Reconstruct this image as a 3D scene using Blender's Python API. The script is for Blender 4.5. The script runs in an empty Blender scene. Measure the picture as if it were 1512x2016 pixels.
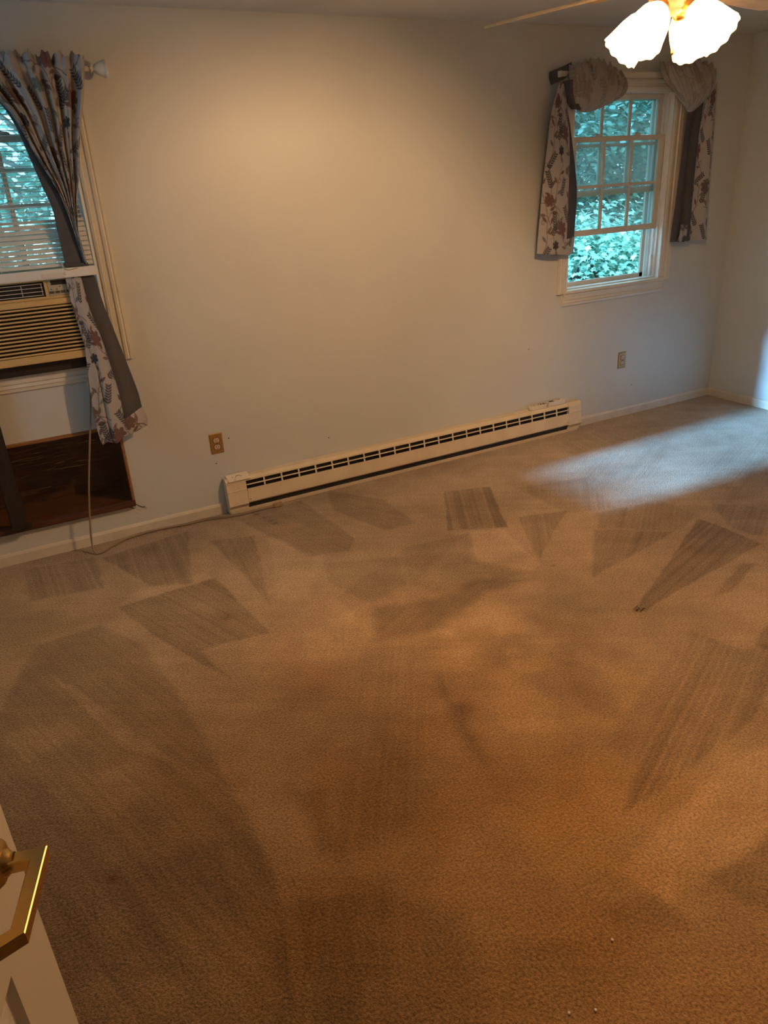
import bpy, math, random
import numpy as np
from mathutils import Vector, Matrix

SC = bpy.context.scene
COL = SC.collection
R = math.radians

# ------------------------------------------------------------------ camera
cam_d = bpy.data.cameras.new('camera')
cam = bpy.data.objects.new('camera', cam_d)
COL.objects.link(cam)
cr = Vector((0.88023233, -0.47146275, -0.05398079))
cu = Vector((0.23707239, 0.33835176, 0.91066721))
cf = Vector((0.41108117, 0.81439607, -0.40959896))
cm = Matrix((cr, cu, -cf)).transposed().to_4x4()
cm.translation = (0.0, -3.8798, 1.6866)
cam.matrix_world = cm
cam_d.sensor_fit = 'VERTICAL'
cam_d.sensor_height = 36.0
cam_d.lens = 36.0 * 1449.66 / 2016.0
cam_d.clip_start = 0.02
SC.camera = cam

# ------------------------------------------------------------------ world, sun, exposure
SKY = (0.42, 0.80, 1.0)
SKY_STRENGTH = 3.3
SUN_STRENGTH = 25.0
LAMP_WATTS = (88.0, 88.0, 88.0, 50.0)
LAMP_COLOR = (1.0, 0.60, 0.29)
wd = bpy.data.worlds.new('sky')
SC.world = wd
wd.use_nodes = True
bg = wd.node_tree.nodes['Background']
bg.inputs[0].default_value = (*SKY, 1)
bg.inputs[1].default_value = SKY_STRENGTH
sun_d = bpy.data.lights.new('sun', 'SUN')
sun_d.energy = SUN_STRENGTH
sun_d.color = (0.22, 0.56, 1.0)
sun_d.angle = R(2.4)
sun = bpy.data.objects.new('sun', sun_d)
COL.objects.link(sun)
sun.location = (-6, -1, 4)
sun.rotation_euler = Vector((1.0, 0.0, -0.255)).to_track_quat('-Z', 'Y').to_euler()
vs = SC.view_settings
vs.view_transform = 'Standard'
vs.look = 'None'
vs.exposure = 0.0
vs.gamma = 1.0
vs.use_curve_mapping = False

# ------------------------------------------------------------------ materials
def mat(name, col, rough=0.6, metal=0.0, var=0.10, scale=12.0, bump=0.0, bscale=200.0, spec=0.5, stretch=None, col2=None, detail=4):
    m = bpy.data.materials.new(name)
    m.use_nodes = True
    nt = m.node_tree
    b = nt.nodes['Principled BSDF']
    b.inputs['Roughness'].default_value = rough
    b.inputs['Metallic'].default_value = metal
    b.inputs['Specular IOR Level'].default_value = spec
    tc = nt.nodes.new('ShaderNodeTexCoord')
    vec = tc.outputs['Object']
    if stretch:
        mp = nt.nodes.new('ShaderNodeMapping')
        mp.inputs['Scale'].default_value = stretch
        nt.links.new(vec, mp.inputs['Vector'])
        vec = mp.outputs['Vector']
    n = nt.nodes.new('ShaderNodeTexNoise')
    n.inputs['Scale'].default_value = scale
    n.inputs['Detail'].default_value = detail
    nt.links.new(vec, n.inputs['Vector'])
    r = nt.nodes.new('ShaderNodeValToRGB')
    c2 = col2 if col2 else tuple(min(1, c * (1 + var)) for c in col)
    c1 = col if col2 else tuple(c * (1 - var) for c in col)
    r.color_ramp.elements[0].position = 0.3
    r.color_ramp.elements[1].position = 0.7
    r.color_ramp.elements[0].color = (*c1, 1)
    r.color_ramp.elements[1].color = (*c2, 1)
    nt.links.new(n.outputs['Fac'], r.inputs['Fac'])
    nt.links.new(r.outputs['Color'], b.inputs['Base Color'])
    if bump:
        n2 = nt.nodes.new('ShaderNodeTexNoise')
        n2.inputs['Scale'].default_value = bscale
        n2.inputs['Detail'].default_value = 3
        nt.links.new(vec, n2.inputs['Vector'])
        bp = nt.nodes.new('ShaderNodeBump')
        bp.inputs['Strength'].default_value = bump
        bp.inputs['Distance'].default_value = 0.002
        nt.links.new(n2.outputs['Fac'], bp.inputs['Height'])
        nt.links.new(bp.outputs['Normal'], b.inputs['Normal'])
    return m

M = {}
M['wall'] = mat('wall_paint', (0.53, 0.535, 0.515), 0.46, var=0.025, scale=2.5, bump=0.05, bscale=260, spec=0.62)
M['ceiling'] = mat('ceiling_paint', (0.62, 0.61, 0.58), 0.75, var=0.03, scale=3, bump=0.05)
M['trim'] = mat('white_trim_paint', (0.62, 0.58, 0.51), 0.38, var=0.05, scale=9)
M['base'] = mat('cream_baseboard_paint', (0.58, 0.52, 0.43), 0.42, var=0.09, scale=7)
M['sash'] = mat('white_sash_paint', (0.60, 0.57, 0.52), 0.42, var=0.06, scale=11)
M['vinyl'] = mat('white_vinyl', (0.72, 0.73, 0.74), 0.35, var=0.03)
M['door'] = mat('cream_door_paint', (0.60, 0.52, 0.40), 0.45, var=0.03, scale=4)
M['heater'] = mat('cream_enamel', (0.66, 0.54, 0.38), 0.38, var=0.07, scale=9)
M['heater_dark'] = mat('heater_inside', (0.016, 0.012, 0.011), 0.7, var=0.3)
M['fin'] = mat('heater_steel', (0.22, 0.21, 0.22), 0.4, metal=0.7, var=0.2)
M['ac'] = mat('almond_plastic', (0.58, 0.385, 0.165), 0.42, var=0.06, scale=14)
M['ac_dark'] = mat('black_plastic', (0.012, 0.010, 0.010), 0.5, var=0.3)
M['ac_wire'] = mat('pale_wire', (0.62, 0.58, 0.54), 0.4, var=0.05)
M['ac_panel'] = mat('control_panel_plastic', (0.40, 0.36, 0.26), 0.4, var=0.05)
M['ac_btn'] = mat('brown_button', (0.07, 0.05, 0.035), 0.5, var=0.2)
M['wood_dark'] = mat('dark_stained_wood', (0.045, 0.016, 0.008), 0.45, var=0.3, scale=7, stretch=(1.2, 6, 10), col2=(0.105, 0.038, 0.016))
M['wood_edge'] = mat('orange_stained_wood', (0.22, 0.09, 0.030), 0.4, scale=8, stretch=(1, 6, 9), col2=(0.34, 0.16, 0.06))
M['wood_post'] = mat('blackened_wood', (0.020, 0.011, 0.008), 0.5, var=0.3, scale=8, stretch=(6, 6, 1))
M['brass'] = mat('polished_brass', (0.62, 0.41, 0.14), 0.33, metal=1.0, var=0.06)
M['plate'] = mat('bronze_outlet_plate', (0.34, 0.185, 0.05), 0.35, metal=0.35, var=0.15, scale=60)
M['recept'] = mat('beige_receptacle', (0.55, 0.39, 0.29), 0.45, var=0.05)
M['slot'] = mat('dark_slot', (0.03, 0.016, 0.011), 0.7, var=0.2)
M['cord'] = mat('brown_cord', (0.25, 0.175, 0.11), 0.5, var=0.1)
M['remote'] = mat('ivory_plastic', (0.66, 0.57, 0.44), 0.4, var=0.05)
M['remote2'] = mat('pale_plastic', (0.66, 0.60, 0.54), 0.4, var=0.05)
M['black'] = mat('black_rubber', (0.02, 0.018, 0.018), 0.55, var=0.2)
M['rod'] = mat('white_rod_paint', (0.62, 0.57, 0.48), 0.4, var=0.06)
M['slat'] = mat('white_slat', (0.66, 0.64, 0.60), 0.42, var=0.03)
M['card'] = mat('pale_card', (0.72, 0.62, 0.50), 0.5, var=0.03)
M['fanblade'] = mat('light_fan_blade', (0.72, 0.58, 0.38), 0.4, var=0.08, scale=8, stretch=(1, 8, 8))
M['fanbody'] = mat('fan_housing', (0.62, 0.50, 0.34), 0.35, metal=0.3, var=0.05)
M['bark'] = mat('tree_bark', (0.10, 0.075, 0.055), 0.9, var=0.35, scale=9)
M['lawn'] = mat('lawn_grass', (0.08, 0.15, 0.06), 0.9, var=0.4, scale=1.5)
M['torn'] = mat('bare_plaster', (0.60, 0.58, 0.56), 0.7, var=0.06)
M['crack'] = mat('crack_dark', (0.05, 0.04, 0.035), 0.8, var=0.2)
M['lint'] = mat('white_lint', (0.8, 0.78, 0.74), 0.8, var=0.05)
M['straw'] = mat('straw_bits', (0.42, 0.31, 0.18), 0.8, var=0.1)
M['fluff'] = mat('grey_fluff', (0.34, 0.27, 0.21), 0.95, var=0.15, scale=60)
M['siding'] = mat('outside_siding', (0.55, 0.55, 0.53), 0.7, var=0.05)

def glass_mat():
    m = bpy.data.materials.new('window_glass')
    m.use_nodes = True
    nt = m.node_tree
    nt.nodes.clear()
    out = nt.nodes.new('ShaderNodeOutputMaterial')
    tr = nt.nodes.new('ShaderNodeBsdfTransparent')
    tr.inputs[0].default_value = (0.93, 0.97, 0.97, 1)
    gl = nt.nodes.new('ShaderNodeBsdfGlossy')
    gl.inputs['Roughness'].default_value = 0.03
    df = nt.nodes.new('ShaderNodeBsdfTranslucent')
    df.inputs[0].default_value = (0.75, 0.85, 0.85, 1)
    fr = nt.nodes.new('ShaderNodeFresnel')
    fr.inputs[0].default_value = 1.35
    ns = nt.nodes.new('ShaderNodeTexNoise')
    ns.inputs['Scale'].default_value = 9
    mr = nt.nodes.new('ShaderNodeMapRange')
    mr.inputs[3].default_value = 0.03
    mr.inputs[4].default_value = 0.13
    a = nt.nodes.new('ShaderNodeMixShader')
    b = nt.nodes.new('ShaderNodeMixShader')
    nt.links.new(ns.outputs['Fac'], mr.inputs[0])
    nt.links.new(mr.outputs[0], a.inputs[0])
    nt.links.new(tr.outputs[0], a.inputs[1])
    nt.links.new(df.outputs[0], a.inputs[2])
    nt.links.new(fr.outputs[0], b.inputs[0])
    nt.links.new(a.outputs[0], b.inputs[1])
    nt.links.new(gl.outputs[0], b.inputs[2])
    nt.links.new(b.outputs[0], out.inputs[0])
    return m
M['glass'] = glass_mat()

def film_mat():
    m = bpy.data.materials.new('clear_plastic_film')
    m.use_nodes = True
    nt = m.node_tree
    nt.nodes.clear()
    out = nt.nodes.new('ShaderNodeOutputMaterial')
    tr = nt.nodes.new('ShaderNodeBsdfTransparent')
    tr.inputs[0].default_value = (0.9, 0.86, 0.82, 1)
    gl = nt.nodes.new('ShaderNodeBsdfGlossy')
    gl.inputs['Roughness'].default_value = 0.16
    tc = nt.nodes.new('ShaderNodeTexCoord')
    mp = nt.nodes.new('ShaderNodeMapping')
    mp.inputs['Scale'].default_value = (2.5, 1, 16)
    mp.inputs['Rotation'].default_value = (0, R(14), 0)
    ns = nt.nodes.new('ShaderNodeTexNoise')
    ns.inputs['Scale'].default_value = 3
    ns.inputs['Detail'].default_value = 5
    ns.inputs['Distortion'].default_value = 0.6
    bp = nt.nodes.new('ShaderNodeBump')
    bp.inputs['Strength'].default_value = 0.45
    bp.inputs['Distance'].default_value = 0.02
    nt.links.new(tc.outputs['Object'], mp.inputs[0])
    nt.links.new(mp.outputs[0], ns.inputs['Vector'])
    nt.links.new(ns.outputs['Fac'], bp.inputs['Height'])
    nt.links.new(bp.outputs[0], gl.inputs['Normal'])
    fr = nt.nodes.new('ShaderNodeFresnel')
    fr.inputs[0].default_value = 1.45
    nt.links.new(bp.outputs[0], fr.inputs['Normal'])
    mx = nt.nodes.new('ShaderNodeMixShader')
    nt.links.new(fr.outputs[0], mx.inputs[0])
    nt.links.new(tr.outputs[0], mx.inputs[1])
    nt.links.new(gl.outputs[0], mx.inputs[2])
    nt.links.new(mx.outputs[0], out.inputs[0])
    return m
M['film'] = film_mat()

def leaf_mat(name, c1, c2):
    m = bpy.data.materials.new(name)
    m.use_nodes = True
    nt = m.node_tree
    nt.nodes.clear()
    out = nt.nodes.new('ShaderNodeOutputMaterial')
    at = nt.nodes.new('ShaderNodeAttribute')
    at.attribute_name = 'leaf'
    ns = nt.nodes.new('ShaderNodeMix')
    ns.data_type = 'RGBA'
    ns.inputs[6].default_value = (*c1, 1)
    ns.inputs[7].default_value = (*c2, 1)
    nt.links.new(at.outputs['Fac'], ns.inputs[0])
    d = nt.nodes.new('ShaderNodeBsdfDiffuse')
    t = nt.nodes.new('ShaderNodeBsdfTranslucent')
    mx = nt.nodes.new('ShaderNodeMixShader')
    mx.inputs[0].default_value = 0.4
    nt.links.new(ns.outputs[2], d.inputs[0])
    nt.links.new(ns.outputs[2], t.inputs[0])
    nt.links.new(d.outputs[0], mx.inputs[1])
    nt.links.new(t.outputs[0], mx.inputs[2])
    nt.links.new(mx.outputs[0], out.inputs[0])
    return m
M['leaf_near'] = leaf_mat('maple_leaves', (0.12, 0.32, 0.24), (0.62, 0.85, 0.72))
M['leaf_far'] = leaf_mat('wood_leaves', (0.06, 0.19, 0.15), (0.36, 0.60, 0.50))

def attr_mat(name, attr, rough, sheen=0.0, nscale=500, nvar=0.2, bump=0.0, bdist=0.003, both=None):
    """colour from a mesh attribute (a flat print or worn pile) with fine procedural grain"""
    m = bpy.data.materials.new(name)
    m.use_nodes = True
    nt = m.node_tree
    b = nt.nodes['Principled BSDF']
    b.inputs['Roughness'].default_value = rough
    b.inputs['Specular IOR Level'].default_value = 0.15
    if sheen:
        b.inputs['Sheen Weight'].default_value = sheen
        b.inputs['Sheen Roughness'].default_value = 0.5
    at = nt.nodes.new('ShaderNodeAttribute')
    at.attribute_name = attr
    tc = nt.nodes.new('ShaderNodeTexCoord')
    ns = nt.nodes.new('ShaderNodeTexNoise')
    ns.inputs['Scale'].default_value = nscale
    ns.inputs['Detail'].default_value = 3
    ns.inputs['Roughness'].default_value = 0.65
    nt.links.new(tc.outputs['Object'], ns.inputs['Vector'])
    mr = nt.nodes.new('ShaderNodeMapRange')
    mr.inputs[1].default_value = 0.3
    mr.inputs[2].default_value = 0.7
    mr.inputs[3].default_value = 1 - nvar
    mr.inputs[4].default_value = 1 + nvar
    nt.links.new(ns.outputs['Fac'], mr.inputs[0])
    mx = nt.nodes.new('ShaderNodeVectorMath')
    mx.operation = 'SCALE'
    nt.links.new(at.outputs['Color'], mx.inputs[0])
    nt.links.new(mr.outputs[0], mx.inputs['Scale'])
    nt.links.new(mx.outputs[0], b.inputs['Base Color'])
    if sheen > 0.3:                      # the nap's sheen follows how the pile lies
        bw = nt.nodes.new('ShaderNodeRGBToBW')
        nt.links.new(mx.outputs[0], bw.inputs[0])
        ml = nt.nodes.new('ShaderNodeMath')
        ml.operation = 'MULTIPLY'
        ml.inputs[1].default_value = sheen / 0.20
        ml.use_clamp = True
        nt.links.new(bw.outputs[0], ml.inputs[0])
        nt.links.new(ml.outputs[0], b.inputs['Sheen Weight'])
    if bump:
        bp = nt.nodes.new('ShaderNodeBump')
        bp.inputs['Strength'].default_value = bump
        bp.inputs['Distance'].default_value = bdist
        nt.links.new(ns.outputs['Fac'], bp.inputs['Height'])
        nt.links.new(bp.outputs[0], b.inputs['Normal'])
    return m
M['carpet'] = attr_mat('beige_cut_pile_carpet', 'pile', 0.74, sheen=0.38, nscale=135, nvar=0.48, bump=1.0, bdist=0.008)
M['floral'] = attr_mat('floral_cotton', 'print', 0.85, sheen=0.2, nscale=900, nvar=0.06, bump=0.15, bdist=0.0006)
M['lining'] = mat('grey_lining_cotton', (0.072, 0.070, 0.076), 0.8, var=0.08, scale=14, bump=0.12, bscale=900, spec=0.2)

def lamp_glass():
    m = bpy.data.materials.new('frosted_lamp_glass')
    m.use_nodes = True
    nt = m.node_tree
    nt.nodes.clear()
    out = nt.nodes.new('ShaderNodeOutputMaterial')
    tr = nt.nodes.new('ShaderNodeBsdfTransparent')
    tr.inputs[0].default_value = (1, 0.96, 0.9, 1)
    t = nt.nodes.new('ShaderNodeBsdfTranslucent')
    t.inputs[0].default_value = (0.70, 0.64, 0.54, 1)
    d = nt.nodes.new('ShaderNodeBsdfPrincipled')
    d.inputs['Base Color'].default_value = (0.9, 0.85, 0.75, 1)
    d.inputs['Roughness'].default_value = 0.25
    a = nt.nodes.new('ShaderNodeMixShader')
    a.inputs[0].default_value = 0.5
    b = nt.nodes.new('ShaderNodeMixShader')
    b.inputs[0].default_value = 0.12
    ns = nt.nodes.new('ShaderNodeTexNoise')
    ns.inputs['Scale'].default_value = 30
    nt.links.new(t.outputs[0], a.inputs[1])
    nt.links.new(d.outputs[0], a.inputs[2])
    nt.links.new(a.outputs[0], b.inputs[1])
    nt.links.new(tr.outputs[0], b.inputs[2])
    nt.links.new(b.outputs[0], out.inputs[0])
    return m
M['lampglass'] = lamp_glass()

def emit_mat(name, col, s):
    m = bpy.data.materials.new(name)
    m.use_nodes = True
    b = m.node_tree.nodes['Principled BSDF']
    b.inputs['Base Color'].default_value = (0.9, 0.9, 0.9, 1)
    b.inputs['Emission Color'].default_value = (*col, 1)
    b.inputs['Emission Strength'].default_value = s
    return m
M['bulb'] = emit_mat('lit_bulb', (1.0, 0.78, 0.50), 60.0)

# ------------------------------------------------------------------ mesh helpers
class MB:
    def __init__(s):
        s.v = []
        s.f = []
        s.smooth = []
    def add(s, verts, faces, smooth=False):
        o = len(s.v)
        s.v += [tuple(p) for p in verts]
        s.f += [tuple(i + o for i in f) for f in faces]
        s.smooth += [smooth] * len(faces)
        return s
    def box(s, x0, x1, y0, y1, z0, z1, bev=0.0):
        if x0 > x1: x0, x1 = x1, x0
        if y0 > y1: y0, y1 = y1, y0
        if z0 > z1: z0, z1 = z1, z0
        if bev <= 0 or min(x1 - x0, y1 - y0, z1 - z0) < 2.2 * bev:
            v = [(x, y, z) for z in (z0, z1) for y in (y0, y1) for x in (x0, x1)]
            return s.add(v, [(0, 2, 3, 1), (4, 5, 7, 6), (0, 1, 5, 4), (2, 6, 7, 3), (0, 4, 6, 2), (1, 3, 7, 5)])
        import bmesh
        bm = bmesh.new()
        bmesh.ops.create_cube(bm, size=1)
        for q in bm.verts:
            q.co = Vector(((x0 + x1) / 2 + q.co.x * (x1 - x0), (y0 + y1) / 2 + q.co.y * (y1 - y0), (z0 + z1) / 2 + q.co.z * (z1 - z0)))
        bmesh.ops.bevel(bm, geom=bm.edges[:], offset=bev, segments=2, affect='EDGES')
        bm.verts.index_update()
        s.add([q.co[:] for q in bm.verts], [tuple(w.index for w in f.verts) for f in bm.faces])
        bm.free()
        return s
    def prism(s, poly, axis, a0, a1):
        """poly: 2D outline in the two other axes (x,y,z order), extruded along axis"""
        n = len(poly)
        def P(p, a):
            if axis == 'x': return (a, p[0], p[1])
            if axis == 'y': return (p[0], a, p[1])
            return (p[0], p[1], a)
        v = [P(p, a0) for p in poly] + [P(p, a1) for p in poly]
        f = [tuple(range(n)), tuple(range(2 * n - 1, n - 1, -1))]
        f += [(i, i + n, (i + 1) % n + n, (i + 1) % n) for i in range(n)]
        return s.add(v, f)
    def tube(s, pts, r, n=10, caps=True, flat=1.0):
        pts = [Vector(p) for p in pts]
        rr = r if isinstance(r, (list, tuple)) else [r] * len(pts)
        v, f = [], []
        up = Vector((0.13, 0.22, 0.97)).normalized()
        for i, p in enumerate(pts):
            t = (pts[min(i + 1, len(pts) - 1)] - pts[max(i - 1, 0)]).normalized()
            a = t.cross(up)
            if a.length < 1e-3:
                a = t.cross(Vector((1, 0, 0)))
            a.normalize()
            b = a.cross(t).normalized()
            for k in range(n):
                w = 2 * math.pi * k / n
                v.append(p + a * math.cos(w) * rr[i] + b * math.sin(w) * rr[i] * flat)
        for i in range(len(pts) - 1):
            for k in range(n):
                f.append((i * n + k, i * n + (k + 1) % n, (i + 1) * n + (k + 1) % n, (i + 1) * n + k))
        s.add(v, f, True)
        if caps:
            o = len(s.v) - len(v)
            s.f.append(tuple(o + k for k in range(n - 1, -1, -1)))
            s.f.append(tuple(o + (len(pts) - 1) * n + k for k in range(n)))
            s.smooth += [False, False]
        return s
    def lathe(s, prof, base, axis=(0, 0, 1), n=24, smooth=True, ripple=None):
        """prof: (radius, height) pairs along axis from base"""
        ax = Vector(axis).normalized()
        a = ax.cross(Vector((0, 0, 1)))
        if a.length < 1e-3: a = Vector((1, 0, 0))
        a.normalize()
        b = ax.cross(a).normalized()
        base = Vector(base)
        v, f = [], []
        for j, (r, h) in enumerate(prof):
            for k in range(n):
                w = 2 * math.pi * k / n
                q, hh = r, h
                if ripple:
                    q, hh = ripple(j, w, r, h)
                v.append(base + ax * hh + (a * math.cos(w) + b * math.sin(w)) * q)
        for j in range(len(prof) - 1):
            for k in range(n):
                f.append((j * n + k, j * n + (k + 1) % n, (j + 1) * n + (k + 1) % n, (j + 1) * n + k))
        return s.add(v, f, smooth)
    def build(s, name, m, parent=None, local=False, loc=None):
        me = bpy.data.meshes.new(name)
        o = bpy.data.objects.new(name, me)
        COL.objects.link(o)
        v = np.array(s.v, float)
        if parent is not None:
            org = np.zeros(3) if local else np.array(world_loc(parent))
            o.parent = parent
        else:
            org = np.array(loc) if loc is not None else np.array([(v[:, 0].min() + v[:, 0].max()) / 2, (v[:, 1].min() + v[:, 1].max()) / 2, v[:, 2].min()])
            o.location = org
        me.from_pydata([tuple(p) for p in (v - org)], [], s.f)
        me.polygons.foreach_set('use_smooth', s.smooth)
        me.materials.append(m)
        fix_normals(me)
        return o

def fix_normals(me):
    import bmesh
    bm = bmesh.new()
    bm.from_mesh(me)
    bmesh.ops.recalc_face_normals(bm, faces=bm.faces[:])
    bm.to_mesh(me)
    bm.free()
    me.update()

def world_loc(o):
    p = Vector((0, 0, 0))
    while o is not None:
        p += Vector(o.location)
        o = o.parent
    return p

def tag(o, label, cat=None, group=None, kind=None):
    if label: o['label'] = label
    if cat: o['category'] = cat
    if group: o['group'] = group
    if kind: o['kind'] = kind
    return o

def empty(name, loc, rz=0.0):
    o = bpy.data.objects.new(name, None)
    COL.objects.link(o)
    o.empty_display_size = 0.05
    o.location = loc
    o.rotation_euler = (0, 0, rz)
    return o

def copy_part(o, parent, dx=(0, 0, 0)):
    c = o.copy()
    COL.objects.link(c)
    c.parent = parent
    c.location = Vector(o.location) + Vector(dx)
    return c

def spline(pts, n):
    """Catmull-Rom through pts"""
    P = [Vector(p) for p in pts]
    out = []
    m = len(P) - 1
    for i in range(n):
        t = i / (n - 1) * m
        k = min(int(t), m - 1)
        u = t - k
        a, b, c, d = P[max(k - 1, 0)], P[k], P[k + 1], P[min(k + 2, m)]
        out.append(0.5 * ((2 * b) + (c - a) * u + (2 * a - 5 * b + 4 * c - d) * u * u + (3 * b - a - 3 * c + d) * u ** 3))
    return out

# ------------------------------------------------------------------ the room shell
X0, X1, YF, H = -1.00, 4.902, -3.74, 2.44
TH = 0.16

def wall_with_holes(name, axis, a0, a1, z0, z1, f0, f1, holes, label):
    """wall slab along x (axis 'x') or y (axis 'y') between a0..a1, thickness f0..f1, with rectangular holes (a,b,z,z)"""
    m = MB()
    xs = sorted({a0, a1} | {h[0] for h in holes} | {h[1] for h in holes})
    zs = sorted({z0, z1} | {h[2] for h in holes} | {h[3] for h in holes})
    def solid(i, j):
        if i < 0 or j < 0 or i >= len(xs) - 1 or j >= len(zs) - 1: return False
        cx, cz = (xs[i] + xs[i + 1]) / 2, (zs[j] + zs[j + 1]) / 2
        return not any(h[0] < cx < h[1] and h[2] < cz < h[3] for h in holes)
    def P(a, f, z): return (a, f, z) if axis == 'x' else (f, a, z)
    for i in range(len(xs) - 1):
        for j in range(len(zs) - 1):
            if not solid(i, j): continue
            a, b, c, d = xs[i], xs[i + 1], zs[j], zs[j + 1]
            m.add([P(a, f0, c), P(b, f0, c), P(b, f0, d), P(a, f0, d)], [(0, 1, 2, 3)])
            m.add([P(a, f1, c), P(b, f1, c), P(b, f1, d), P(a, f1, d)], [(3, 2, 1, 0)])
            if not solid(i - 1, j): m.add([P(a, f0, c), P(a, f0, d), P(a, f1, d), P(a, f1, c)], [(0, 1, 2, 3)])
            if not solid(i + 1, j): m.add([P(b, f0, c), P(b, f1, c), P(b, f1, d), P(b, f0, d)], [(0, 1, 2, 3)])
            if not solid(i, j - 1): m.add([P(a, f0, c), P(a, f1, c), P(b, f1, c), P(b, f0, c)], [(0, 1, 2, 3)])
            if not solid(i, j + 1): m.add([P(a, f0, d), P(b, f0, d), P(b, f1, d), P(a, f1, d)], [(0, 1, 2, 3)])
    o = m.build(name, M['wall'], loc=(0, 0, 0))
    tag(o, label, kind='structure')
    return o

W1C, W2C = 0.092, 3.8125        # window centres on the back wall
WHW = 0.4275                    # half clear width between casings
WZ0, WZ1 = 0.945, 2.12
NX0, NX1, NZ0, NZ1 = -0.42, 0.462, 0.178, 0.615
W3C = -0.875                    # window on the left wall

wall_back = wall_with_holes('wall_back', 'x', X0 - TH, X1 + TH, 0, H, 0.0, TH,
    [(W1C - WHW, W1C + WHW, WZ0, WZ1), (W2C - WHW, W2C + WHW, WZ0, WZ1), (NX0, NX1, NZ0, NZ1)],
    'pale blue grey back wall with two windows and a low recess')
wall_right = wall_with_holes('wall_right', 'y', YF - TH, 0.0, 0, H, X1, X1 + TH, [], 'pale blue grey right hand wall meeting the far corner')
wall_left = wall_with_holes('wall_left', 'y', YF - TH, 0.0, 0, H, X0 - TH, X0, [(W3C - WHW, W3C + WHW, WZ0, WZ1)], 'pale blue grey left hand wall with a window')
wall_front = wall_with_holes('wall_front', 'x', X0, X1, 0, H, YF - TH, YF, [(-0.36, 0.46, 0, 2.06)], 'pale blue grey near wall with the doorway')
hall = MB()
HY0, HY1, HX0, HX1 = -5.2, YF - TH, -0.9, 1.1
hall.box(HX0 - 0.1, HX0, HY0, HY1, 0, H).box(HX1, HX1 + 0.1, HY0, HY1, 0, H).box(HX0 - 0.1, HX1 + 0.1, HY0 - 0.1, HY0, 0, H)
hall.box(HX0 - 0.1, HX1 + 0.1, HY0 - 0.1, HY1, H, H + 0.1)
tag(hall.build('wall_hall', M['wall'], loc=(0, 0, 0)), 'plain hallway walls behind the doorway', kind='structure')
ce = MB().box(X0 - TH, X1 + TH, YF - TH, TH, H, H + 0.15)
tag(ce.build('ceiling', M['ceiling'], loc=(0, 0, H)), 'flat off white painted ceiling', kind='structure')

ev = MB()  # unseen overhang, added to cut the blue sky light entering the room
ev.box(X0 - TH - 0.75, X0 - TH, YF - TH - 0.5, TH + 0.75, 2.46, 2.56)
ev.box(X0 - TH, X1 + TH + 0.6, TH, TH + 0.75, 2.46, 2.56)
tag(ev.build('sky_block_eave', M['siding'], loc=(0, 0, 2.46)), 'plain unseen eave added above the windows outside to hold back sky light', kind='structure')

# ---- carpet: one dense sheet whose pile shows the sweeper strokes
def vnoise(x, y, seed):
    rs = np.random.RandomState(seed)
    g = rs.rand(64, 64)
    xi, yi = np.floor(x).astype(int), np.floor(y).astype(int)
    fx, fy = x - xi, y - yi
    fx, fy = fx * fx * (3 - 2 * fx), fy * fy * (3 - 2 * fy)
    a = g[xi % 64, yi % 64] * (1 - fx) + g[(xi + 1) % 64, yi % 64] * fx
    b = g[xi % 64, (yi + 1) % 64] * (1 - fx) + g[(xi + 1) % 64, (yi + 1) % 64] * fx
    return a * (1 - fy) + b * fy

def fbm(x, y, s, seed, o=4):
    t, w = 0, 0
    for k in range(o):
        t = t + vnoise(x * s * 2 ** k + 7.3 * k, y * s * 2 ** k + 3.1 * k, seed + k) * 0.5 ** k
        w += 0.5 ** k
    return t / w

def poly_sd(px, py, poly):
    """signed distance, positive inside"""
    P = np.array(poly)
    d = np.full(px.shape, 1e9)
    inside = np.zeros(px.shape, bool)
    n = len(P)
    for i in range(n):
        a, b = P[i], P[(i + 1) % n]
        e = b - a
        t = np.clip(((px - a[0]) * e[0] + (py - a[1]) * e[1]) / (e @ e), 0, 1)
        d = np.minimum(d, np.hypot(px - a[0] - t * e[0], py - a[1] - t * e[1]))
        c = ((a[1] > py) != (b[1] > py)) & (px < (b[0] - a[0]) * (py - a[1]) / (b[1] - a[1] + 1e-12) + a[0])
        inside ^= c
    return np.where(inside, d, -d)

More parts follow.
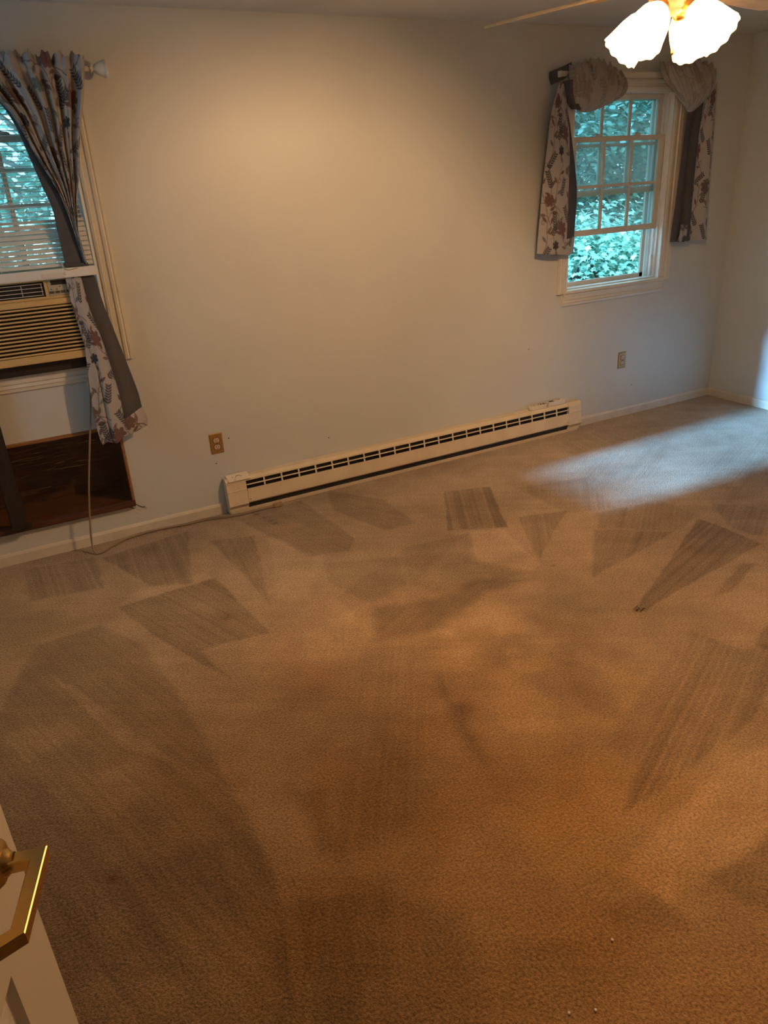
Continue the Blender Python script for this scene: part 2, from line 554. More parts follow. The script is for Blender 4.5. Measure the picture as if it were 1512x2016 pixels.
# outline on the floor, darkness, stroke heading (degrees), comb depth, edge softness
STROKES = [
 ([(.207,-.752),(.665,-.740),(.721,-1.327),(.438,-1.297),(.483,-1.542),(.293,-1.073)], .22, -70, .10, .008),
 ([(-.149,-.887),(.109,-.862),(.240,-1.127),(.292,-1.476),(.309,-1.897),(.320,-2.158),(.324,-2.375),(.310,-2.567),(.207,-2.9),(.1,-3.4),(-.9,-3.4),(-.9,-1.2),(-.301,-1.277)], .18, -72, .06, .016),
 ([(-.113,-1.127),(.049,-1.495),(.187,-1.877),(.073,-1.752),(-.087,-1.237)], -.26, -70, .02, .010),
 ([(-.305,-1.371),(-.108,-1.43),(.007,-1.595),(.1,-1.978),(-.079,-1.963),(-.237,-1.797)], -.10, -60, .05, .05),
 ([(-.056,-2.263),(-.006,-2.478),(.126,-2.555),(.242,-2.527),(.207,-2.833),(-.211,-2.591)], -.08, -70, .04, .05),
 ([(-.139,-.105),(.188,-.168),(.187,-.527),(-.138,-.473)], .16, -88, .10, .012),
 ([(.221,-.203),(.688,-.126),(.551,-.734),(.383,-.651)], .20, -93, .10, .010),
 ([(.759,-.325),(.973,-.399),(.799,-1.125),(.787,-.713)], .18, -95, .10, .010),
 ([(.96,-.143),(1.362,-.091),(1.412,-.736),(1.327,-.851),(1.133,-.786)], .17, -72, .08, .012),
 ([(1.563,-.045),(1.78,-.388),(1.757,-.749),(1.587,-.746),(1.462,-.339)], .16, -60, .06, .014),
 ([(2.125,-.475),(2.387,-.567),(2.137,-1.073),(1.852,-.929)], .21, -118, .12, .006),
 ([(2.263,-.999),(2.524,-1.084),(2.041,-1.444)], .18, -125, .08, .008),
 ([(2.484,-1.343),(2.781,-1.583),(2.130,-1.71)], .20, -145, .10, .010),
 ([(3.010,-1.543),(3.022,-1.905),(2.118,-2.036),(2.113,-1.999)], .27, -162, .10, .006),
 ([(2.161,-2.235),(2.209,-2.43),(2.389,-2.466),(1.971,-2.693),(1.613,-2.751),(1.271,-2.778),(1.443,-2.647),(1.637,-2.545)], .17, -154, .12, .014),
 ([(2.773,-1.985),(2.828,-2.022),(2.531,-2.125),(2.435,-2.113)], .20, -160, .05, .010),
 ([(2.278,-2.434),(2.649,-2.278),(2.9,-2.6),(2.303,-2.528)], .22, -160, .05, .010),
 ([(1.179,-1.388),(1.424,-1.473),(1.693,-1.435),(1.903,-1.575),(1.665,-1.554),(1.289,-1.693),(1.071,-1.618)], .26, -150, .03, .035),
 ([(1.553,-.971),(1.922,-1.014),(1.771,-1.28),(1.913,-1.525),(1.466,-1.448),(1.421,-1.254)], .13, -150, .03, .02),
 ([(.985,-1.605),(1.208,-1.748),(.991,-2.144),(.698,-2.518),(.457,-2.493),(.736,-2.075)], .06, -122, .065, .05),
 ([(.310,-2.567),(.5,-2.593),(.682,-2.803),(.585,-3.051),(.4,-3.3),(.207,-2.833)], .14, -118, .04, .05),
 ([(1.016,-2.967),(1.145,-3.027),(1.154,-3.128),(.981,-3.071)], .13, -140, .02, .02),
 ([(1.291,-3.026),(1.441,-3.061),(1.549,-3.029),(1.8,-3.2),(1.365,-3.205),(1.314,-3.159)], .20, -150, .04, .02),
 ([(1.123,-2.1),(1.16,-2.172),(1.108,-2.217),(1.042,-2.401),(1.051,-2.241),(1.155,-1.948)], .20, -120, .0, .03),
 ([(1.95,-.996),(2.101,-1.078),(2.017,-1.477),(1.948,-1.519),(1.796,-1.266)], -.12, -120, .0, .008),
 ([(1.298,-1.678),(1.675,-1.688),(1.664,-2.0),(1.376,-2.087),(1.22,-1.915)], -.13, -140, .03, .05),
 ([(.84,-1.426),(1.104,-1.364),(.938,-1.657),(.734,-1.681)], -.08, -120, .0, .03),
 ([(1.278,-2.866),(1.691,-2.798),(2.1,-2.8),(1.7,-3.029),(1.156,-3.049),(1.112,-2.92)], -.16, -150, .03, .02),
 ([(.456,-1.903),(.614,-2.139),(.508,-2.225),(.481,-2.507),(.337,-2.496),(.333,-2.166)], -.08, -110, .0, .03),
 ([(3.1,-.55),(3.9,-.56),(3.3,-1.0),(2.8,-.95)], .06, -150, .05, .03),
 ([(3.6,-1.0),(4.8,-.8),(4.4,-1.5),(3.3,-1.5)], .08, -155, .06, .03),
 ([(3.2,-.2),(4.3,-.15),(4.2,-.42),(3.1,-.45)], .06, -100, .05, .03),
 ([(0.475,-2.205),(0.572,-2.235),(0.499,-2.450),(0.445,-2.467),(0.476,-2.321)], 0.16, -100, 0.02, 0.02),
 ([(1.155,-1.911),(1.170,-1.993),(1.153,-2.183),(1.082,-2.372),(1.061,-2.629),(0.999,-2.614),(1.015,-2.384),(1.064,-2.159)], 0.07, -120, 0, 0.04),
 ([(0.318,-2.546),(0.570,-2.648),(0.567,-2.667),(0.344,-2.912),(0.192,-2.824)], 0.1, -105, 0.05, 0.015),
 ([(0.215,-2.249),(0.322,-2.292),(0.293,-2.557),(0.148,-2.568),(0.116,-2.401)], 0.04, -95, 0.05, 0.03),
 ([(-0.308,-1.431),(-0.093,-1.455),(-0.039,-1.566),(-0.224,-1.625),(-0.245,-1.908),(-0.324,-1.815)], -0.1, -70, 0.05, 0.02),
 ([(-0.049,-1.812),(0.125,-1.784),(0.138,-1.951),(-0.025,-1.996)], -0.12, -60, 0.0, 0.03),
 ([(-0.289,-2.161),(0.088,-2.234),(0.291,-2.295),(0.337,-2.496),(0.024,-2.511),(-0.214,-2.516)], 0.06, -80, 0.05, 0.04),
 ([(1.164,-0.903),(1.492,-1.029),(1.397,-1.295),(1.179,-1.363),(1.103,-1.100)], 0.1, -100, 0.0, 0.012),
 ([(1.065,-1.237),(1.348,-1.088),(1.289,-1.485),(1.088,-1.586)], 0.09, -100, 0.0, 0.015),
 ([(1.590,-2.073),(1.676,-2.241),(1.567,-2.502),(1.475,-2.384)], 0.12, -140, 0, 0.03),
 ([(1.514,-1.903),(1.687,-1.972),(1.583,-2.182),(1.392,-2.097)], -0.1, -140, 0, 0.03),
 ([(1.313,-2.048),(1.444,-2.235),(1.352,-2.398),(1.194,-2.330)], -0.08, -140, 0, 0.04),
 ([(1.430,-2.639),(1.651,-2.554),(2.072,-2.262),(1.823,-2.370),(1.411,-2.548)], 0.12, -150, 0.0, 0.02),
 ([(2.510,-0.675),(2.924,-0.776),(2.753,-1.204),(2.489,-1.100)], 0.12, -130, 0.08, 0.02),
 ([(2.620,-1.192),(3.025,-1.270),(3.035,-1.522),(2.798,-1.581),(2.511,-1.347)], 0.14, -140, 0.08, 0.015),
 ([(3.216,-1.447),(3.397,-1.657),(3.089,-1.885),(3.043,-1.714)], 0.14, -150, 0.1, 0.015),
 ([(1.192,-2.913),(1.301,-2.880),(1.546,-2.808),(1.727,-2.769),(1.477,-2.902),(1.272,-2.960)], -0.08, -145, 0.0, 0.03),
 ([(0.753,-2.938),(0.978,-3.024),(1.044,-3.166),(0.727,-3.133),(0.594,-3.056)], 0.1, -150, 0.03, 0.04),
 ([(-0.264,-0.417),(-0.062,-0.602),(0.064,-0.809),(-0.167,-0.866),(-0.357,-0.788)], 0.08, -100, 0.0, 0.03),
 ([(0.316,-0.635),(0.624,-0.664),(0.673,-0.756),(0.217,-0.733)], -0.1, -100, 0.0, 0.015),
 ([(1.032,-0.475),(1.220,-0.778),(0.969,-1.174),(0.843,-1.091)], -0.1, -100, 0.0, 0.02),
]
# stains: x, y, radius, depth, colour pull
STAINS = [(1.08,-.131,.022,.55),(1.10,-.2,.018,.45),(1.115,-.26,.018,.4),(1.122,-.309,.02,.5),(1.156,-2.147,.045,.35),(.591,-1.093,.05,.22),(.60,-1.12,.02,.25),
 (.71,-1.739,.16,.28),(2.055,-1.526,.012,.5),(-.064,-2.24,.016,.5),(1.0,-2.55,.05,.15),(1.22,-2.62,.07,.12),(.45,-.24,.06,.18),(.8,-.33,.05,.15),(1.55,-1.9,.05,.15)]

def make_floor():
    st = 0.0070
    nx = int((X1 - X0) / st) + 1
    ny = int((0.0 - YF) / st) + 1
    gx, gy = np.meshgrid(np.linspace(X0, X1, nx), np.linspace(YF, 0.0, ny), indexing='ij')
    x, y = gx.ravel(), gy.ravel()
    wob = 0.012 * (fbm(x, y, 9, 71) - 0.5) * 2
    wob2 = 0.012 * (fbm(x, y, 9, 81) - 0.5) * 2
    sh = 1.06 + 0.46 * (fbm(x, y, 2.6, 3) - 0.5) + 0.34 * (fbm(x, y, 11, 13) - 0.5)
    dark = np.zeros_like(x)
    for poly, d, ang, comb, soft in STROKES:
        sd = poly_sd(x + wob, y + wob2, poly)
        w = np.clip(sd / soft * 0.5 + 0.5, 0, 1)
        w = w * w * (3 - 2 * w)
        a = R(ang)
        s = -np.sin(a) * x + np.cos(a) * y
        al = np.cos(a) * x + np.sin(a) * y
        s = s + 0.006 * (fbm(al, s, 6, 33) - 0.5)
        st_ = vnoise(s / 0.017, al * 0.5, 5) * 0.65 + vnoise(s / 0.040, al * 0.4, 6) * 0.35
        ln = (0.5 + 0.5 * np.sin(2 * np.pi * s / 0.026)) ** 3 * (0.3 + vnoise(s / 0.05, al * 1.2, 8))
        sh = sh * (1 + w * comb * 1.5 * (ln - 0.3))
        sh = sh * (1 - w * (d * 1.45 + comb * 3.6 * (0.5 - st_)))
    # scuffed, trodden pile in the middle of the room
    cen = np.clip(1.2 - np.hypot((x - 1.45) / 0.75, (y + 1.8) / 0.85), 0, 1)
    bl_ = fbm(x + wob * 3, y + wob2 * 3, 7, 101, 5)
    sh = sh * (1 + cen * 0.75 * np.clip(bl_ - 0.5, -0.22, 0.22))
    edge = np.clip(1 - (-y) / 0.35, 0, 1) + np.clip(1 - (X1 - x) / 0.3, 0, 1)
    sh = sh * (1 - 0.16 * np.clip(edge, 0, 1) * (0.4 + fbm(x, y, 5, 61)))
    # faint unswept comb everywhere
    s = 0.85 * y + 0.5 * x
    sh = sh * (1 + 0.05 * (vnoise(s / 0.02, (x - y) * 0.6, 9) - 0.5) * 2)
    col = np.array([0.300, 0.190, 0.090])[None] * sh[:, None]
    # worn, yellowed lane down the middle and grey traffic near the door
    t = np.clip(1.35 - np.hypot((x - 0.80) / 0.95, (y + 2.6) / 1.15), 0, 1) * (0.5 + 0.8 * fbm(x, y, 3, 41))
    col *= 1 - t[:, None] * np.array([0.13, 0.33, 0.68])[None]
    for sx, sy, r, d in STAINS:
        q = np.exp(-(((x - sx + wob) ** 2 + (y - sy + wob2) ** 2) / r ** 2) * 1.3) * d
        col *= 1 - q[:, None] * np.array([0.8, 1.0, 1.15])[None]
    q = np.exp(-(((x - 1.2) / .05) ** 2 + ((y + .40) / .03) ** 2)) * 0.5      # orange spot near the heater
    col = col * (1 - q[:, None]) + np.array([0.42, 0.20, 0.09])[None] * q[:, None]
    col = np.clip(col, 0.01, 1)
    z = 0.0012 * (fbm(x, y, 22, 55) - 0.5)
    me = bpy.data.meshes.new('floor')
    ii, jj = np.meshgrid(np.arange(nx - 1), np.arange(ny - 1), indexing='ij')
    a = (ii * ny + jj).ravel()
    faces = np.stack([a, a + ny, a + ny + 1, a + 1], 1).astype(np.int32)
    co = np.stack([x, y, z], 1).astype(np.float32)
    me.vertices.add(len(co))
    me.vertices.foreach_set('co', co.ravel())
    me.loops.add(faces.size)
    me.loops.foreach_set('vertex_index', faces.ravel())
    me.polygons.add(len(faces))
    me.polygons.foreach_set('loop_start', np.arange(0, faces.size, 4, dtype=np.int32))
    me.polygons.foreach_set('use_smooth', np.ones(len(faces), bool))
    me.update(calc_edges=True)
    at = me.color_attributes.new('pile', 'FLOAT_COLOR', 'POINT')
    at.data.foreach_set('color', np.concatenate([col, np.ones((len(col), 1))], 1).astype(np.float32).ravel())
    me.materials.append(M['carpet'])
    o = bpy.data.objects.new('floor', me)
    COL.objects.link(o)
    return o
floor = tag(make_floor(), 'worn beige carpet with fan shaped sweeper marks and stains', kind='structure')
sub = MB().box(X0 - TH, X1 + TH, HY0 - 0.1, TH, -0.2, -0.004)
tag(sub.build('floor_slab', mat('hall_floor', (0.3, 0.22, 0.15), 0.9), loc=(0, 0, -0.2)), 'plain floor slab under the carpet and hallway', kind='structure')

# ---- baseboards
def baseboard(name, x0, x1, y0, y1, label):
    m = MB()
    if abs(x1 - x0) > abs(y1 - y0):
        m.prism([(0.0, 0), (-0.013, 0), (-0.013, 0.048), (-0.009, 0.058), (-0.003, 0.062), (0.0, 0.062)], 'x', x0, x1)
    else:
        s = -1 if x0 > 0 else 1
        m.prism([(x0, 0), (x0 + s * 0.013, 0), (x0 + s * 0.013, 0.048), (x0 + s * 0.009, 0.058), (x0 + s * 0.003, 0.062), (x0, 0.062)], 'y', y0, y1)
    return m, label
bb = empty('baseboard_back', (0, 0, 0))
tag(bb, 'low cream baseboard along the back wall either side of the heater', kind='structure')
for a, b in ((X0, 0.948), (3.528, X1 - 0.013)):
    m, _ = baseboard('', a, b, 0, 0, '')
    m.build('baseboard_length', M['base'], bb)
m, l = baseboard('', X1, X1, YF, 0.0, '')
tag(m.build('baseboard_right', M['base'], loc=(0, 0, 0)), 'low cream baseboard along the right wall from the far corner', kind='structure')
m, l = baseboard('', X0, X0, YF, 0.0, '')
tag(m.build('baseboard_left', M['base'], loc=(0, 0, 0)), 'low cream baseboard along the left wall', kind='structure')

# torn paint by the recess corner
cz = MB()
cz.add([(.440,-.001,.176),(.462,-.003,.178),(.485,-.006,.150),(.515,-.003,.128),(.495,-.001,.112),(.462,-.002,.118),(.445,-.001,.150)], [(0,1,2,3,4,5,6)])
cz.add([(.440,.0,.176),(.462,.0,.178),(.485,.0,.150),(.515,.0,.128),(.495,.0,.112),(.462,.0,.118),(.445,.0,.150)], [(0,1,2,3,4,5,6)])
cz.build('torn_paint', M['torn'], wall_back)
for pts in ([(.462,.176),(.476,.163),(.490,.150),(.503,.146),(.516,.137)], [(.425,.163),(.440,.158),(.452,.152),(.462,.158)], [(.500,.146),(.508,.152)]):
    MB().tube([(a, -0.006, b) for a, b in spline([(p[0], 0, p[1]) for p in pts], 8) and [(q.x, q.z) for q in spline([(p[0], 0, p[1]) for p in pts], 8)]], [0.0005, .0012, .002, .0024, .002, .0014, .001, .0004], 5).build('paint_crack', M['crack'], wall_back)
for x, z in ((3.10, 0.62), (1.02, 0.43), (0.93, 0.30), (1.62, 0.31), (4.06, 0.22)):
    MB().lathe([(0.0001, 0), (0.004, 0.0002), (0.003, 0.001), (0.0001, 0.0014)], (x, 0, z), (0, -1, 0), 8).build('nail_hole', M['crack'], wall_back)

# ------------------------------------------------------------------ windows
def window(name, loc, rz, lift, label, stool_mat='trim', with_stool=True):
    """local frame: x along the wall, y outward, z up; origin on the wall face at sill height"""
    root = empty(name, loc, rz)
    tag(root, label, kind='structure')
    hw, h = WHW, WZ1 - WZ0
    T = M['trim']
    def part(mb, nm, m, par=root):
        return mb.build(nm, m, par, local=True)
    # casing: stepped moulding 75 mm wide
    prof = [(0, 0), (0, -0.010), (0.012, -0.014), (0.016, -0.011), (0.034, -0.012), (0.040, -0.018), (0.052, -0.020), (0.058, -0.016), (0.064, -0.019), (0.075, -0.019), (0.075, 0)]
    for sgn in (-1, 1):
        part(MB().prism([(sgn * (hw + a), b) for a, b in prof], 'z', 0.0, h), 'casing', T)
    part(MB().prism([(b, h + a) for a, b in prof], 'x', -hw - 0.075, hw + 0.075), 'casing_head', T)
    # apron under the sill
    part(MB().prism([(0, -0.080), (-0.010, -0.080), (-0.012, -0.066), (-0.016, -0.060), (-0.013, -0.046), (-0.018, -0.040), (-0.018, -0.024), (-0.021, -0.016), (-0.021, -0.004), (0, -0.004)], 'x', -hw - 0.02, hw + 0.02), 'apron', T)
    if with_stool:
        part(MB().prism([(0.03, -0.004), (-0.026, -0.004), (-0.032, 0.002), (-0.032, 0.012), (-0.027, 0.017), (0.03, 0.017)], 'x', -hw - 0.018, hw + 0.018), 'stool', M[stool_mat])
    # jambs and head lining
    for sgn in (-1, 1):
        part(MB().box(sgn * hw, sgn * (hw - 0.016), -0.004, TH + 0.005, 0.0, h), 'jamb', M['vinyl'])
        for y in (0.028, 0.062, 0.098):
            part(MB().box(sgn * (hw - 0.016), sgn * (hw - 0.030), y, y + 0.006, 0.03, h), 'track_rib', M['vinyl'])
    part(MB().box(-hw + 0.016, hw - 0.016, -0.004, TH + 0.005, h - 0.016, h), 'head_jamb', M['vinyl'])
    # outside sill, sloping
    part(MB().prism([(0.03, 0.0), (0.03, 0.024), (0.10, 0.020), (0.22, 0.002), (0.22, -0.03), (0.03, -0.03)], 'x', -hw + 0.016, hw - 0.016), 'sill', M['vinyl'])
    # storm frame at the outer face
    sf = MB()
    w2 = hw - 0.032
    sf.box(-w2, -w2 + 0.03, 0.128, 0.144, 0.02, h - 0.02).box(w2 - 0.03, w2, 0.128, 0.144, 0.02, h - 0.02)
    sf.box(-w2, w2, 0.128, 0.144, 0.016, 0.046).box(-w2, w2, 0.128, 0.144, h - 0.05, h - 0.016).box(-w2, w2, 0.130, 0.142, h * 0.5 - 0.012, h * 0.5 + 0.012)
    part(sf, 'storm_frame', M['sash'])
    sw = hw - 0.032                  # sash half width
    sh_ = 0.580                      # sash height
    def sash(nm, z0, y0, y1, lock):
        st, rt, rb = 0.042, 0.030, 0.036
        f = MB()
        f.box(-sw, -sw + st, y0, y1, z0, z0 + sh_, 0.003).box(sw - st, sw, y0, y1, z0, z0 + sh_, 0.003)
        f.box(-sw + st, sw - st, y0, y1, z0 + sh_ - rt, z0 + sh_, 0.003).box(-sw + st, sw - st, y0, y1, z0, z0 + rb, 0.003)
        s = part(f, nm, M['sash'])
        gx0, gx1, gz0, gz1 = -sw + st, sw - st, z0 + rb, z0 + sh_ - rt
        cw = (gx1 - gx0) / 3
        zm = (gz0 + gz1) / 2
        ym = (y0 + y1) / 2
        for k in (1, 2):
            part(MB().box(gx0 + cw * k - 0.009, gx0 + cw * k + 0.009, ym - 0.011, ym + 0.011, gz0, gz1, 0.003), 'muntin', M['sash'], s)
        part(MB().box(gx0, gx1, ym - 0.010, ym + 0.010, zm - 0.009, zm + 0.009, 0.003), 'muntin', M['sash'], s)
        for k in range(3):
            for (za, zb) in ((gz0, zm), (zm, gz1)):
                part(MB().box(gx0 + cw * k + (0.009 if k else 0), gx0 + cw * (k + 1) - (0.009 if k < 2 else 0), ym - 0.0015, ym + 0.0015, za + (0.009 if za == zm else 0), zb - (0.009 if zb == zm else 0)), 'pane', M['glass'], s)
        if lock:
            for lx in (-0.175, 0.160):
                l = MB().lathe([(0.0001, 0), (0.022, 0), (0.020, 0.008), (0.012, 0.012), (0.0001, 0.012)], (lx, ym, z0 + sh_), (0, 0, 1), 16)
                l.tube([(lx, ym, z0 + sh_ + 0.010), (lx - 0.025, ym - 0.004, z0 + sh_ + 0.014), (lx - 0.045, ym - 0.006, z0 + sh_ + 0.010)], [0.006, 0.005, 0.004], 8, flat=0.6)
                part(l, 'sash_lock', M['sash'], s)
        return s
    sash('upper_sash', h - 0.016 - sh_, 0.070, 0.096, False)
    sash('lower_sash', 0.020 + lift, 0.034, 0.060, True)
    part(MB().tube([(hw - 0.045, 0.048, 0.03), (hw - 0.045, 0.048, 0.17)], 0.012, 12), 'sash_balance', M['vinyl'])
    return root

window_1 = window('window_1', (W1C, 0, WZ0), 0, 0.412, 'white double hung window above the air conditioner', with_stool=False)
window_2 = window('window_2', (W2C, 0, WZ0), 0, 0.322, 'white double hung window near the corner with its lower sash raised')
window_3 = window('window_3', (X0, W3C, WZ0), R(90), 0.0, 'white double hung window in the left wall')

# ------------------------------------------------------------------ recess in the wall below the left window
ni = empty('wall_recess', (0.02, 0, NZ0))
tag(ni, 'dark stained wood lined recess in the wall below the air conditioner', 'recess')
dp = 0.30
MB().box(NX0, NX1, dp, dp + 0.012, NZ0, NZ1).build('back_board', M['wood_dark'], ni)
MB().box(NX0, NX1, 0.0, dp, NZ0 - 0.0, NZ0 + 0.012).build('bottom_board', mat('red_brown_wood', (0.10, 0.034, 0.012), 0.4, scale=7, stretch=(1.2, 6, 10), col2=(0.17, 0.062, 0.02)), ni)
MB().box(NX0, NX1, 0.0, dp, NZ1 - 0.012, NZ1).build('top_board', M['wood_dark'], ni)
MB().box(NX0, NX0 + 0.012, 0.0, dp, NZ0 + 0.012, NZ1 - 0.012).build('side_board', M['wood_dark'], ni)
MB().box(NX1 - 0.012, NX1, 0.0, dp, NZ0 + 0.012, NZ1 - 0.012).build('side_board', M['wood_dark'], ni)
MB().box(NX0 - 0.004, NX1 + 0.003, -0.006, 0.004, NZ1 - 0.014, NZ1 + 0.003, 0.002).build('frame_strip', M['wood_edge'], ni)
MB().box(NX1 - 0.010, NX1 + 0.004, -0.006, 0.004, NZ0, NZ1, 0.002).build('frame_strip', M['wood_edge'], ni)
MB().box(NX0 - 0.004, NX0 + 0.010, -0.006, 0.004, NZ0, NZ1, 0.002).build('frame_strip', M['wood_edge'], ni)
MB().box(NX0 - 0.01, NX1, -0.034, 0.010, NZ0 - 0.006, NZ0 + 0.020, 0.003).build('ledge', M['wood_dark'], ni)
# sheet of clear plastic stretched across it
fm = MB()
n1, n2 = 40, 24
v = []
for i in range(n1):
    for j in range(n2):
        u, w = i / (n1 - 1), j / (n2 - 1)
        e = math.sin(math.pi * u) * math.sin(math.pi * w)
        v.append((NX0 + 0.005 + (NX1 - NX0 - 0.01) * u, 0.002 + 0.016 * e + 0.004 * e * math.sin(9 * u + 14 * w) + 0.002 * e * math.sin(31 * w - 6 * u), NZ0 + 0.022 + (NZ1 - NZ0 - 0.036) * w))
fm.add(v, [(i * n2 + j, (i + 1) * n2 + j, (i + 1) * n2 + j + 1, i * n2 + j + 1) for i in range(n1 - 1) for j in range(n2 - 1)], True)
fm.build('plastic_sheet', M['film'], ni)

# ------------------------------------------------------------------ air conditioner and its support
AX0, AX1, AZ0, AZ1, AY = -0.215, 0.400, 1.000, 1.372, -0.100
ac = empty('window_air_conditioner', ((AX0 + AX1) / 2, 0.0, AZ0))
tag(ac, 'almond coloured window air conditioner with slatted front below the blind', 'air conditioner')
MB().box(AX0 + 0.02, AX1 - 0.02, -0.030, 0.42, AZ0 + 0.004, AZ1 - 0.02, 0.004).build('body', M['ac'], ac)
# front bezel built around the outlet opening and the intake
GZ0, GZ1 = 1.290, 1.356
fb = MB()
fb.box(AX0, AX1, AY, -0.030, GZ1, AZ1, 0.004)
fb.box(AX0, AX0 + 0.03, AY, -0.030, GZ0, GZ1)
fb.box(0.258, AX1, AY, -0.030, GZ0, GZ1)
fb.box(AX0, AX1, AY, -0.030, 1.279, GZ0, 0.003)
fb.build('front_bezel', M['ac'], ac)
MB().box(AX0 + 0.03, 0.258, AY + 0.018, AY + 0.024, GZ0, GZ1).build('outlet_recess', M['ac_dark'], ac)
for z in (1.298, 1.314, 1.331, 1.347):
    MB().box(AX0 + 0.035, 0.250, AY + 0.002, AY + 0.005, z - 0.0012, z + 0.0012).build('outlet_wire', M['ac_wire'], ac)
for x in (-0.14, -0.04, 0.062, 0.162, 0.246):
    MB().box(x - 0.0012, x + 0.0012, AY + 0.002, AY + 0.005, 1.297, 1.348).build('outlet_wire', M['ac_wire'], ac)
cp = MB().box(0.272, AX1 - 0.004, AY - 0.003, AY, 1.292, 1.362, 0.001).build('control_panel', M['ac_panel'], ac)
MB().box(0.287, 0.352, AY - 0.0045, AY - 0.003, 1.337, 1.357).build('display', M['ac_dark'], cp)
for x in (0.284, 0.308, 0.332, 0.356):
    MB().box(x - 0.010, x + 0.010, AY - 0.0055, AY - 0.003, 1.300, 1.311, 0.001).build('button', M['ac_btn'], cp)
for x, z in ((0.284, 1.319), (0.308, 1.319), (0.322, 1.329)):
    MB().add([(x - 0.004, AY - 0.0035, z - 0.003), (x + 0.004, AY - 0.0035, z - 0.003), (x, AY - 0.0035, z + 0.004)], [(0, 1, 2)]).build('mark', M['ac_btn'], cp)
MB().box(AX0, AX1, AY - 0.006, -0.030, 1.252, 1.278, 0.003).build('grille_top_rail', M['ac'], ac)
MB().box(AX0, AX1, AY - 0.006, -0.030, AZ0, 1.034, 0.003).build('grille_bottom_rail', M['ac'], ac)
MB().box(AX0, AX0 + 0.022, AY - 0.004, -0.030, 1.034, 1.252).build('grille_side', M['ac'], ac)
MB().box(AX1 - 0.022, AX1, AY - 0.004, -0.030, 1.034, 1.252).build('grille_side', M['ac'], ac)
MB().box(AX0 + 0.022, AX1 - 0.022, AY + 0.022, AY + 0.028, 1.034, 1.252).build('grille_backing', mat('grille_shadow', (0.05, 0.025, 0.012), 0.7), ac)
NS = 13
for k in range(NS):
    zc = 1.0415 + (1.2435 - 1.0415) * k / (NS - 1)
    MB().prism([(AY + 0.018, zc - 0.0005), (AY - 0.002, zc + 0.0040), (AY - 0.004, zc + 0.0025), (AY - 0.004, zc - 0.0035), (AY + 0.018, zc - 0.005)], 'x', AX0 + 0.02, AX1 - 0.02).build('louver', M['ac'], ac)

sb = MB().box(W1C - WHW + 0.02, W1C + WHW - 0.02, -0.052, 0.03, WZ0 - 0.002, AZ0, 0.003)  # dark board fills the gap below the unit; its colour includes the shadow there
tag(sb.build('gap_shade_board', M['wood_post']), 'dark wooden board on the sill filling the shadowed gap under the air conditioner', 'board')
po = empty('prop_post', (-0.10, -0.045, NZ0 + 0.02))
tag(po, 'dark wooden post propped upright below the air conditioner at the frame edge', 'post')
MB().box(-0.142, -0.070, -0.074, -0.030, NZ0 + 0.0205, WZ0 - 0.003, 0.004).build('post_shaft', M['wood_post'], po)
MB().box(-0.150, -0.050, -0.080, -0.036, NZ0 + 0.0205, NZ0 + 0.045, 0.004).build('post_foot', M['wood_post'], po)

# ------------------------------------------------------------------ blind in the left window
bl = empty('window_blind', (W1C, 0.0, 1.36))
tag(bl, 'white slatted blind hanging over the left window onto the air conditioner', 'blind')
BX0, BX1 = W1C - 0.405, W1C + 0.398
MB().box(BX0, BX1, -0.004, 0.028, 2.068, 2.100, 0.003).build('head_rail', M['slat'], bl)
NSL = 32
slat_mesh = {}
for k in range(NSL):
    t = k / (NSL - 1)
    z = 2.052 - (2.052 - 1.420) * t
    y = 0.012 - 0.088 * t ** 1.3
    tilt = R(6) if z > 1.62 else R(6 + 35 * min(1, (1.62 - z) / 0.03))
    key = round(tilt, 3)
    if key not in slat_mesh:
        m = MB()
        c, s = math.cos(tilt), math.sin(tilt)
        row = []
        for a in (-0.0125, -0.006, 0.0, 0.006, 0.0125):
            cur = 0.0022 * (1 - (a / 0.0125) ** 2)
            row.append((a * c - cur * s, a * s + cur * c))
        pts = [(p[0], p[1]) for p in row] + [(p[0] + 0.0004 * s, p[1] - 0.0005) for p in reversed(row)]
        m.prism(pts, 'x', BX0 - W1C, BX1 - W1C)
        slat_mesh[key] = m.build('slat', M['slat'], bl, local=True)
        o = slat_mesh[key]
    else:
        o = copy_part(slat_mesh[key], bl)
    o.location = (0, y, z - 1.36)
br = MB().box(BX0, 0.492, -0.146, -0.118, 1.366, 1.406, 0.004)
brail = br.build('bottom_rail', M['slat'], bl)
MB().box(0.255, 0.345, -0.1475, -0.1455, 1.371, 1.389, 0.001).build('rail_clip', mat('clear_clip', (0.60, 0.55, 0.50), 0.15), brail)
MB().lathe([(0.0001, 0), (0.006, 0), (0.005, 0.003), (0.0001, 0.003)], (0.352, -0.146, 1.384), (0, -1, 0), 12).build('rail_button', M['rod'], brail)
for x in (-0.22, 0.10, 0.352):
    for d in (-0.014, 0.014):
        pts = [(x, 0.012 - (0.088 if k < 11 else 0.135) * (k / 11) ** 1.3 + d, 2.068 - (2.068 - 1.406) * k / 11) for k in range(12)]
        MB().tube(pts, 0.0009, 5).build('ladder_cord', M['slat'], bl)
MB().tube([(0.352, -0.147, 1.404), (0.37, -0.150, 1.398), (0.385, -0.149, 1.399), (0.41, -0.148, 1.404)], 0.0012, 6).build('loose_cord', M['cord'], bl)

